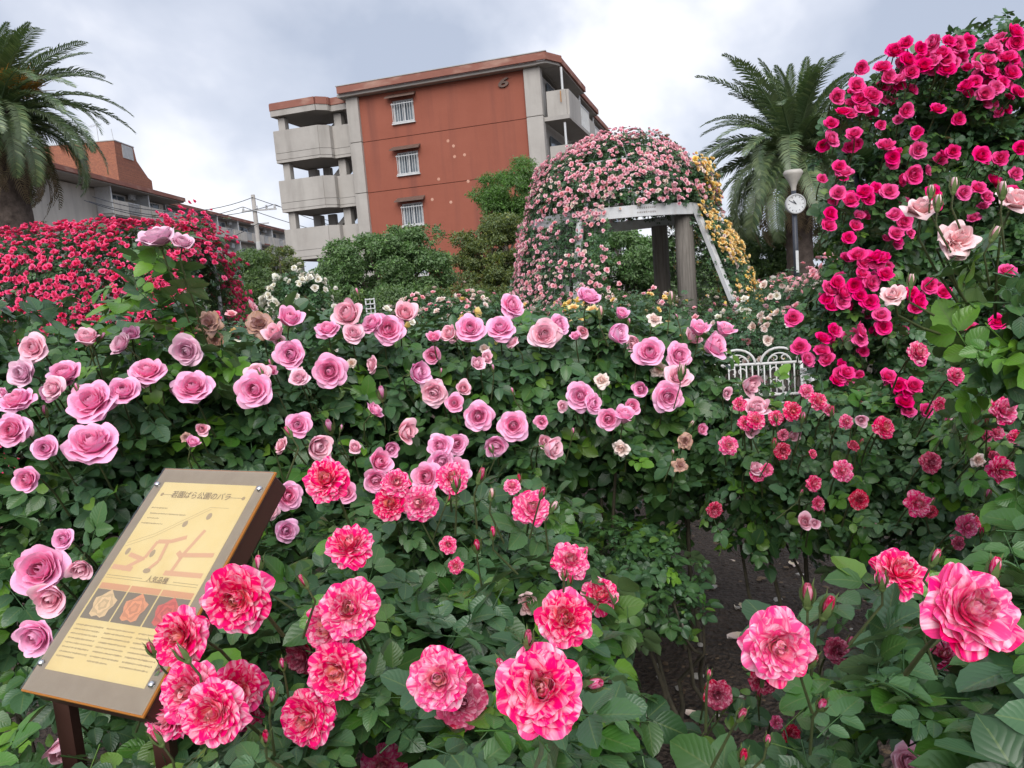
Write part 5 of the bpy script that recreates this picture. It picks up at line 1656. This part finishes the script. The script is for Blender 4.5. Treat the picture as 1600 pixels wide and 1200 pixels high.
# ------------------------------------------------------------------ pink hedge: five bushes side by side
cuts = [-200, 215, 430, 640, 890, 1300]
pink_labels = ['bush of large pink roses behind the slanted information board',
               'pink rose bush with withered and lavender blooms right of the crimson arch',
               'dense pink rose bush in the centre below the white lattice support',
               'pink rose bush below the left foot of the rose dome',
               'pink rose bush next to the white iron seat, below the timber posts']
pink_ells = [
    [ell(30, 660, 2.25, .33, .34, .3), ell(150, 690, 2.3, .36, .36, .3), ell(20, 850, 2.1, .34, .4, .25), ell(150, 860, 2.15, .34, .42, .28), ell(60, 1050, 2.0, .34, .4, .25), ell(200, 1020, 2.1, .3, .4, .25), ell(-60, 760, 2.1, .3, .5, .3)],
    [ell(270, 660, 2.4, .32, .26, .3), ell(360, 680, 2.4, .34, .3, .3), ell(300, 800, 2.3, .36, .4, .28), ell(420, 760, 2.4, .32, .4, .3), ell(400, 900, 2.3, .32, .4, .25)],
    [ell(500, 640, 2.55, .34, .28, .32), ell(590, 640, 2.6, .32, .26, .32), ell(520, 770, 2.7, .32, .36, .28), ell(620, 780, 2.85, .32, .34, .28), ell(560, 880, 2.7, .32, .3, .25)],
    [ell(700, 620, 2.75, .34, .26, .32), ell(800, 610, 2.8, .34, .26, .32), ell(880, 630, 2.8, .3, .3, .32), ell(730, 760, 3.0, .34, .30, .28), ell(850, 770, 3.1, .32, .28, .28), ell(780, 690, 2.75, .3, .22, .3)],
    [ell(960, 610, 2.85, .34, .28, .32), ell(1050, 640, 2.85, .28, .28, .3), ell(980, 760, 3.15, .32, .26, .28), ell(1060, 730, 3.05, .22, .24, .26), ell(1000, 680, 2.85, .3, .2, .3)]]
for i in range(5):
    rs = [q for q in pink if cuts[i] <= q[0] < cuts[i + 1]]
    bush('rose_bush', pink_labels[i], 'rose bush', pink_ells[i], 1750, .132, rs, 40 + i, 'pink rose bushes of the middle row', fresh=.12, stem_len=.12, extra=3, nbuds=5,
         buds=[b for b in ((596, 612, 22, 'pk', 2.2, 0, .8), (514, 664, 24, 'pk', 2.0, 0, .7), (1065, 578, 20, 'pp', 2.3, 0, .9), (398, 888, 18, 'st', 1.6, .2, .9), (938, 485, 16, 'pp', 2.4, 0, .95), (1048, 462, 16, 'pp', 2.4, 0, .95), (70, 640, 16, 'pk', 1.8, 0, .9)) if cuts[i] <= b[0] < cuts[i + 1]])

# tall lavender shoot
bush('rose_bush', 'tall single shoot with lavender blooms rising before the crimson roses', 'rose bush',
     [ell(245, 420, 1.95, .05, .10), ell(235, 480, 1.95, .09, .10), ell(265, 545, 1.98, .12, .10), ell(230, 590, 2.0, .16, .1)], 95, .15, lav, 51, fresh=.75, canes=0, stem_len=.5, extra=6, base=at(275, 600, 2.0))

# ------------------------------------------------------------------ striped floribunda bushes
bush('rose_bush', 'striped pink and white rose bush in front of the information board', 'rose bush',
     [ell(330, 1190, 1.25, .26, .16), ell(480, 1130, 1.32, .26, .15), ell(640, 1080, 1.38, .26, .14), ell(780, 1060, 1.42, .22, .15), ell(600, 960, 1.65, .28, .14), ell(480, 930, 1.72, .24, .15), ell(740, 920, 1.78, .24, .14),
      ell(860, 980, 1.6, .16, .16), ell(640, 1260, 1.05, .26, .14), ell(840, 1270, 1.0, .16, .13), ell(430, 1290, 1.0, .28, .14), ell(200, 1260, 1.25, .26, .2), ell(780, 850, 1.95, .2, .14), ell(620, 860, 1.95, .2, .14), ell(940, 1160, 1.2, .10, .12)],
     2500, .138, strl, 61, 'striped rose bushes', nbuds=22, fresh=.2, stem_len=.10, extra=3, core=.35,
     buds=((930, 1068, 36, 'st', .75, .5, .4), (785, 1040, 30, 'st', .75, -.5, .8), (745, 851, 22, 'st', 1.4, 0, .8), (712, 752, 22, 'st', 1.35, 0, .9), (752, 740, 22, 'sd', 1.35, .3, .9), (848, 768, 18, 'st', 1.4, .2, .8), (866, 790, 18, 'pp', 1.4, .4, .8), (770, 830, 18, 'st', 1.35, 0, .9),
           (768, 770, 16, 'pp', 1.35, .1, .95), (425, 1085, 26, 'st', .95, .2, .9), (415, 1150, 24, 'sd', .9, .1, .9), (403, 878, 24, 'st', 1.25, .1, .95), (890, 905, 16, 'sd', 1.2, 0, .9)))
bush('rose_bush', 'sprawling striped rose bush by the open soil, below the magenta climber', 'rose bush',
     [ell(1180, 720, 2.6, .26, .24), ell(1260, 700, 2.55, .28, .26), ell(1360, 720, 2.45, .3, .28), ell(1470, 720, 2.35, .3, .3), ell(1570, 720, 2.2, .28, .3), ell(1300, 800, 2.5, .28, .24), ell(1420, 820, 2.4, .3, .24), ell(1540, 830, 2.25, .28, .26), ell(1200, 800, 2.65, .2, .2), ell(1560, 930, 2.1, .25, .2)],
     3200, .102, strm, 62, 'striped rose bushes', nbuds=16, fresh=.25, stem_len=.10,
     buds=((1255, 650, 14, 'st', 2.1, 0, .9), (1300, 640, 14, 'st', 2.1, 0, .9), (1210, 690, 14, 'sd', 2.1, 0, .9), (1480, 655, 16, 'st', 1.9, 0, .9), (1545, 770, 16, 'st', 1.8, 0, .9)))
bush('rose_bush', 'striped rose bush in the near corner with the largest peach-hearted bloom', 'rose bush',
     [ell(1330, 1180, 1.15, .17, .16), ell(1440, 1130, 1.2, .20, .17), ell(1550, 1090, 1.22, .22, .18), ell(1620, 1180, 1.0, .22, .2), ell(1480, 1260, .95, .2, .16), ell(1230, 1230, 1.1, .10, .12), ell(1640, 1040, 1.25, .2, .2)],
     1050, .150, strr, 63, 'striped rose bushes', nbuds=8, fresh=.2, stem_len=.09, extra=3, core=.4,
     buds=((1262, 926, 34, 'sd', .92, -.1, .95), (1295, 945, 34, 'sd', .92, .2, .9), (1378, 905, 26, 'st', .95, -.2, .9), (1463, 868, 24, 'st', .95, .2, .9), (1555, 885, 34, 'st', .8, .1, .95), (1272, 1030, 24, 'sd', .9, .2, .8), (1285, 1100, 26, 'st', .85, 0, .7), (1160, 1115, 24, 'sd', .9, .2, .8), (1162, 1180, 26, 'sd', .85, 0, .9), (1200, 1155, 18, 'st', .9, 0, .9), (1108, 1052, 14, 'st', .9, 0, .9), (1455, 960, 22, 'sd', .9, 0, .9)))
bush('rose_bush', 'low leafy rose shoot on the dark soil without blooms', 'rose bush',
     [ell(985, 930, 2.35, .16, .15), ell(1040, 905, 2.45, .14, .12), ell(960, 880, 2.5, .18, .12), ell(1060, 960, 2.3, .1, .08)], 360, .085, [], 64, fresh=.05, canes=5)

# ------------------------------------------------------------------ blush rose at the right edge
bush('rose_bush', 'blush pink rose bush with big glossy leaves in front of the magenta climber', 'rose bush',
     [ell(1580, 520, 1.42, .14, .15), ell(1520, 560, 1.45, .12, .14), ell(1620, 600, 1.42, .15, .2), ell(1540, 650, 1.5, .14, .16), ell(1620, 720, 1.5, .16, .2), ell(1480, 455, 1.42, .08, .06), ell(1590, 430, 1.38, .10, .07), ell(1470, 540, 1.45, .09, .09), ell(1530, 470, 1.4, .1, .07)],
     640, .175, blush, 71, fresh=.75, stem_len=.16, extra=1, canes=0, foot_pt=at(1590, 500, 1.45),
     buds=((1491, 286, 20, 'pp', 1.3, 0, .98), (1466, 313, 20, 'pp', 1.28, 0, .98), (1556, 362, 20, 'pp', 1.3, .3, .9), (1567, 293, 22, 'pp', 1.28, -.1, .95), (1424, 436, 18, 'pp', 1.3, 0, .98), (1455, 296, 16, 'pp', 1.3, 0, .98)))

# ------------------------------------------------------------------ magenta climber on its trellis
mroot = bush('climbing_rose', 'tall magenta climbing rose towering at the right', 'climbing rose',
     [ell(1440, 185, 3.2, .30, .22, .3), ell(1530, 150, 3.25, .32, .24, .3), ell(1630, 170, 3.2, .36, .30, .3), ell(1370, 200, 3.15, .18, .18, .25), ell(1400, 310, 3.2, .24, .26, .28), ell(1500, 290, 3.25, .30, .28, .28), ell(1610, 310, 3.2, .34, .30, .3),
      ell(1360, 430, 3.15, .16, .22, .25), ell(1440, 440, 3.2, .30, .26, .28), ell(1560, 440, 3.2, .34, .28, .3), ell(1350, 540, 3.1, .24, .22, .28), ell(1450, 570, 3.15, .3, .26, .28), ell(1380, 640, 3.1, .26, .22, .28), ell(1560, 580, 3.1, .3, .3, .3), ell(1320, 490, 3.1, .14, .14, .2)],
     7200, .098, mag, 72, holes=.10, fresh=.03, stem_len=.03, extra=2, canes=10, up=.35)
def trellis():
    p = at(1500, 430, 3.25)
    r = thing('trellis', 'thin dark metal trellis inside the magenta climbing rose', 'trellis', (p[0], p[1], 0))
    for x in (-.42, -.05, .35, .75):
        part(r, 'upright', tube([(x, 0, -.05), (x, .02, 2.1)], .011, 6), 'dark_metal', True)
    for z in (.6, 1.1, 1.5, 1.85):
        part(r, 'crossbar', tube([(-.5, 0, z), (.8, 0, z)], .008, 6), 'dark_metal', True)
trellis()

# ------------------------------------------------------------------ covered masses: points on a surface with normals
TINY = {k: whole('tiny', k, 4, 500 + 10 * i, (2, 2)) for i, k in enumerate(('rd', 'dp', 'ye', 'wh', 'cr', 'mg', 'pk'))}
TINYM = {k: [mesh(t, M[k], 'rose') for t in v] for k, v in TINY.items()}
def orient(r, nrm, jitter, P, s, lift=.0):
    n = len(P)
    z = unit(nrm + r.normal(0, jitter, (n, 3)) + np.array([0, 0, lift]))
    x = unit(np.cross(r.normal(0, 1, (n, 3)), z)); y = np.cross(z, x)
    Ms = np.tile(np.eye(4), (n, 1, 1))
    Ms[:, :3, 0], Ms[:, :3, 1], Ms[:, :3, 2], Ms[:, :3, 3] = x * s[:, None], y * s[:, None], z * s[:, None], P
    return Ms

def climber(root, surf, nleaf, lsize, flowers, r, depth=.16, leafmat='leaf_far', nparts=300, lift=.15):
    """surf(n) -> points, normals; flowers: list of (kind, count, diameter, cluster size, cluster radius, filter or None)"""
    P, N = surf(nleaf)
    P = P - N * r.uniform(0, depth, nleaf)[:, None] + r.normal(0, .03, (nleaf, 3))
    z = unit(N * .6 + np.array([0, 0, .5]) + r.normal(0, .4, (nleaf, 3)))
    a = unit(r.normal(0, 1, (nleaf, 3)) + N * .3); y = unit(np.cross(z, a)); x = np.cross(y, z)
    s = lsize * r.uniform(.6, 1.25, nleaf)
    Ms = np.tile(np.eye(4), (nleaf, 1, 1))
    Ms[:, :3, 0], Ms[:, :3, 1], Ms[:, :3, 2], Ms[:, :3, 3] = x * s[:, None], y * s[:, None], z * s[:, None], P - np.array(root.location)
    Ms = Ms[P[:, 2] > .08]
    t = bake(LEAF_S, r.integers(0, len(LEAF_S), len(Ms)), Ms, r.uniform(0, 1, len(Ms)))
    obj('leaves', mesh(t, M[leafmat], 'leaves'), root, kind='stuff')
    for kind, count, dia, cs, cr, flt in flowers:
        nc = max(1, int(count / cs))
        C, CN = surf(nc * 3)
        if flt is not None:
            k = flt(C); C, CN = C[k], CN[k]
        C, CN = C[:nc], CN[:nc]
        w = r.integers(0, len(C), count)
        tang = r.normal(0, cr, (count, 3))
        tang -= CN[w] * (tang * CN[w]).sum(1, keepdims=True)
        P = C[w] + tang + CN[w] * r.uniform(-.01, .05, count)[:, None]
        ok = P[:, 2] > .15; P, w = P[ok], w[ok]
        s = dia * r.uniform(.65, 1.2, len(P))
        Ms = orient(r, CN[w], .35, P, s, lift)
        idx = r.integers(0, 4, len(P))
        pick = front_first(Ms, s, nparts, 7)
        for i in pick:
            m = Ms[i].copy(); m[:3, 3] -= np.array(root.location)
            obj('rose', TINYM[kind][idx[i]], root, m)
        rest = np.setdiff1d(np.arange(len(P)), pick)
        if len(rest):
            Mr = Ms[rest].copy(); Mr[:, :3, 3] -= np.array(root.location)
            tt = bake(TINY[kind], idx[rest], Mr, None)
            obj('roses', mesh(tt, M[kind], 'roses'), root, kind='stuff')

# crimson rose arch (a tunnel running off to the left, its mouth towards us on the right)
AX, AY0, AY1, AH = -2.42, 5.65, 6.85, 2.12
def vault_pts(r, n, lo=-6.2, inner=0.0):
    x = lo + (AX - lo) * r.uniform(0, 1, n)
    hw = (AY1 - AY0) / 2
    yc = (AY0 + AY1) / 2
    straight = AH - hw
    L = straight * 2 + math.pi * hw
    s = r.uniform(0, L, n) * 1.0
    s = np.where(r.uniform(0, 1, n) < .35, r.uniform(0, straight + 1.2, n), s)
    y, z, ny, nz = np.zeros(n), np.zeros(n), np.zeros(n), np.zeros(n)
    a = s < straight
    y[a], z[a], ny[a] = AY0, s[a], -1
    b = (s >= straight) & (s < straight + math.pi * hw)
    t = (s[b] - straight) / hw
    y[b], z[b], ny[b], nz[b] = yc - hw * np.cos(t), straight + hw * np.sin(t), -np.cos(t), np.sin(t)
    c = s >= straight + math.pi * hw
    y[c], z[c], ny[c] = AY1, np.maximum(0, straight - (s[c] - straight - math.pi * hw)), 1
    lump = .10 * noise3(np.stack([x, y, z], 1), 2.2, 5) + .05 * noise3(np.stack([x, y, z], 1), 6, 6)
    N = np.stack([0 * x, ny, nz], 1)
    P = np.stack([x, y, z], 1) + N * lump[:, None]
    # thick ragged mouth
    m = r.uniform(0, 1, n) < .16
    P[m, 0] = AX + r.normal(.02, .07, m.sum())
    P[m] += N[m] * r.uniform(-.18, .04, m.sum())[:, None]
    N2 = unit(N + np.stack([np.where(m, .9, 0), 0 * x, 0 * x], 1))
    return P, N2
def crimson():
    r = np.random.default_rng(81)
    root = thing('climbing_rose', 'mass of crimson roses covering an arched tunnel at the left', 'climbing rose', (AX - 1.5, (AY0 + AY1) / 2, 0))
    climber(root, lambda n: vault_pts(r, n), 22000, .09, [('rd', 9500, .053, 7, .085, None)], r, depth=.22)
    pr = thing('arch_frame', 'white pipe frame of the crimson rose arch', 'arch', (AX, (AY0 + AY1) / 2, 0))
    hw = (AY1 - AY0) / 2 - .2
    st = AH - hw - .1
    for k, x in enumerate((-.02, -1.3, -2.6)):
        t = np.linspace(0, math.pi, 17)
        P = [(x, -hw, -.05)] + [(x, -hw * math.cos(q), st + hw * math.sin(q)) for q in t] + [(x, hw, -.05)]
        part(pr, 'hoop', tube(P, .019, 8), 'white_metal', True)
    for y, z in ((hw, .7), (hw, 1.3), (0, st + hw)):
        part(pr, 'purlin', tube([(-3.4, y, z), (-.03, y, z)], .012, 6), 'white_metal', True)
crimson()

# roses on the dome
def dome_pts(r, n):
    k = r.uniform(0, 1, n) < .62
    az = r.uniform(0, 2 * math.pi, n)
    el = np.arcsin(r.uniform(.10, 1, n))
    R1 = RING_R + .10
    P = np.stack([R1 * np.cos(el) * np.cos(az), R1 * np.cos(el) * np.sin(az), RINGZ + 1.28 * np.sin(el)], 1)
    N = np.stack([np.cos(el) * np.cos(az), np.cos(el) * np.sin(az), np.sin(el)], 1)
    a0, a1, fl = SKIRT[1]
    az2 = r.uniform(a0, a1 + .28, n); s = r.uniform(0, .98, n)
    R2 = RING_R + .10 + fl * s
    P2 = np.stack([R2 * np.cos(az2), R2 * np.sin(az2), RINGZ * (1 - s) + .05], 1)
    N2 = unit(np.stack([np.cos(az2), np.sin(az2), np.full(n, fl / RINGZ)], 1))
    P = np.where(k[:, None], P, P2); N = np.where(k[:, None], N, N2)
    P = P + N * (.13 * noise3(P, 4.0, 9) + .07 * noise3(P, 11.0, 19))[:, None]
    return P + DC, N
def skirt_pts(r, n):
    a0, a1, fl = SKIRT[0]
    az = a0 + .03 + (a1 - a0) * r.uniform(0, 1, n) ** 1.6; s = r.uniform(-.25, .98, n)
    R2 = RING_R + .10 + fl * np.maximum(s, -.02)
    P = np.stack([R2 * np.cos(az), R2 * np.sin(az), RINGZ * (1 - s) + .05], 1)
    N = unit(np.stack([np.cos(az), np.sin(az), np.full(n, fl / RINGZ)], 1))
    P = P + N * (.08 * noise3(P, 4.0, 10))[:, None]
    return P + DC, N
def dome_roses():
    r = np.random.default_rng(82)
    a = thing('climbing_rose', 'small pink roses covering the dome of the pergola and its left side', 'climbing rose', DC)
    climber(a, lambda n: dome_pts(r, n), 15000, .115, [('dp', 2900, .084, 2.4, .09, None), ('cr', 700, .065, 2, .06, None)], r, depth=.2)
    b = thing('climbing_rose', 'small yellow roses climbing the right side of the pergola', 'climbing rose', DC + np.array([1.9, 0, 0]))
    climber(b, lambda n: skirt_pts(r, n), 6000, .115, [('ye', 760, .095, 3.0, .09, None), ('cr', 260, .07, 2, .06, None)], r, depth=.2)
dome_roses()

# ------------------------------------------------------------------ rose bushes farther back
def far_bush(label, ells, nleaf, lsize, flowers, seed, group='rose bushes farther back', name='rose_bush', cat='rose bush', mat='leaf_far'):
    r = np.random.default_rng(seed)
    cen = np.mean([e[0] for e in ells], 0)
    root = thing(name, label, cat, (cen[0], cen[1], 0), group)
    vol = np.array([np.prod(e[1]) ** (2 / 3) for e in ells]); pr = vol / vol.sum()
    def surf(n):
        w = r.choice(len(ells), n, p=pr)
        v = unit(r.normal(0, 1, (n, 3)))
        v[:, 2] = np.where(r.uniform(0, 1, n) < .6, np.abs(v[:, 2]), v[:, 2])
        C = np.array([e[0] for e in ells])[w]; R_ = np.array([e[1] for e in ells])[w]
        lump = 1 + .18 * noise3(C + v * R_, 4, seed)
        return C + v * R_ * lump[:, None], unit(v / R_)
    climber(root, surf, nleaf, lsize, flowers, r, depth=.25, leafmat=mat)
    bits = []
    for c, rr in ells:
        for k in range(3):
            b0 = np.array([c[0] + r.normal(0, .05), c[1] + r.normal(0, .05), -.02]) - np.array(root.location)
            e_ = c + r.normal(0, .3, 3) * rr - np.array(root.location)
            obj('cane', mesh(tube([b0, (b0 + e_) / 2 + r.normal(0, .03, 3), e_], [.012, .01, .006], 5, False), M['cane'], 'cane'), root)
    return root
far_bush('blush and white rose bushes between the rose dome and the iron seat', [ell(1120, 545, 8.2, .40, .36), ell(1185, 515, 8.5, .45, .40), ell(1235, 490, 8.3, .5, .45), ell(1290, 500, 8.0, .5, .45), ell(1180, 540, 7.6, .5, .4), ell(1250, 545, 7.4, .5, .4)],
         3400, .10, [('cr', 80, .10, 1.6, .10, None), ('dp', 46, .085, 2, .1, None), ('wh', 34, .09, 1.5, .08, None)], 91)
far_bush('mauve pink rose bush left of the clock post below the palm', [ell(1215, 470, 13, .5, .35), ell(1255, 468, 13.5, .5, .35), ell(1190, 490, 13, .5, .35)], 1500, .12, [('dp', 120, .11, 3, .14, None), ('cr', 40, .1, 2, .1, None)], 92)
far_bush('pink and red rose bush between the palm trunk and the magenta climber', [ell(1325, 452, 7.5, .34, .3), ell(1290, 470, 7.8, .3, .3)], 900, .1, [('dp', 70, .09, 3, .1, None)], 93)
far_bush('tall white climbing rose beside the dark green tree', [ell(468, 455, 10.2, .30, .28), ell(485, 480, 10.2, .30, .34), ell(448, 470, 10.2, .26, .28), ell(470, 520, 10.2, .36, .4)], 1800, .11, [('wh', 190, .105, 2.5, .1, None)], 94, name='climbing_rose', cat='climbing rose')
far_bush('pale pink rose shrub in front of the foot of the terracotta gable', [ell(665, 488, 9.5, .36, .24), ell(720, 492, 9.4, .4, .24), ell(760, 490, 9.6, .3, .25), ell(690, 525, 9.2, .5, .35)], 1800, .10, [('cr', 90, .085, 1.6, .1, None), ('dp', 40, .08, 2, .1, None)], 95)
far_bush('yellow rose bush behind the middle of the pink hedge', [ell(690, 555, 4.4, .40, .26), ell(780, 550, 4.5, .42, .28), ell(880, 555, 4.6, .42, .28), ell(960, 545, 4.7, .4, .3), ell(850, 600, 4.3, .6, .3)], 2600, .11, [('ye', 70, .075, 2, .08, None), ('wh', 40, .07, 1.5, .08, None), ('cr', 30, .09, 1.5, .1, None)], 96)
far_bush('leafy rose bush with white and yellow blooms behind the left part of the hedge', [ell(560, 550, 4.2, .4, .28), ell(460, 555, 4.0, .4, .28), ell(350, 575, 3.8, .4, .26), ell(240, 590, 3.6, .4, .24), ell(120, 610, 3.5, .5, .2), ell(420, 620, 3.8, .5, .3)], 2400, .11, [('wh', 50, .06, 1.5, .08, None), ('ye', 12, .06, 2, .06, None), ('dp', 36, .075, 1.5, .1, None)], 97)
far_bush('low rose bush with pink blooms under the dome opening', [ell(930, 515, 8.8, .5, .4), ell(1000, 515, 8.6, .5, .42), ell(1070, 520, 8.6, .45, .4), ell(860, 520, 9.2, .5, .4)], 2000, .11, [('dp', 40, .09, 1.6, .1, None), ('ye', 30, .08, 2, .1, None), ('cr', 24, .09, 1.5, .1, None)], 98)
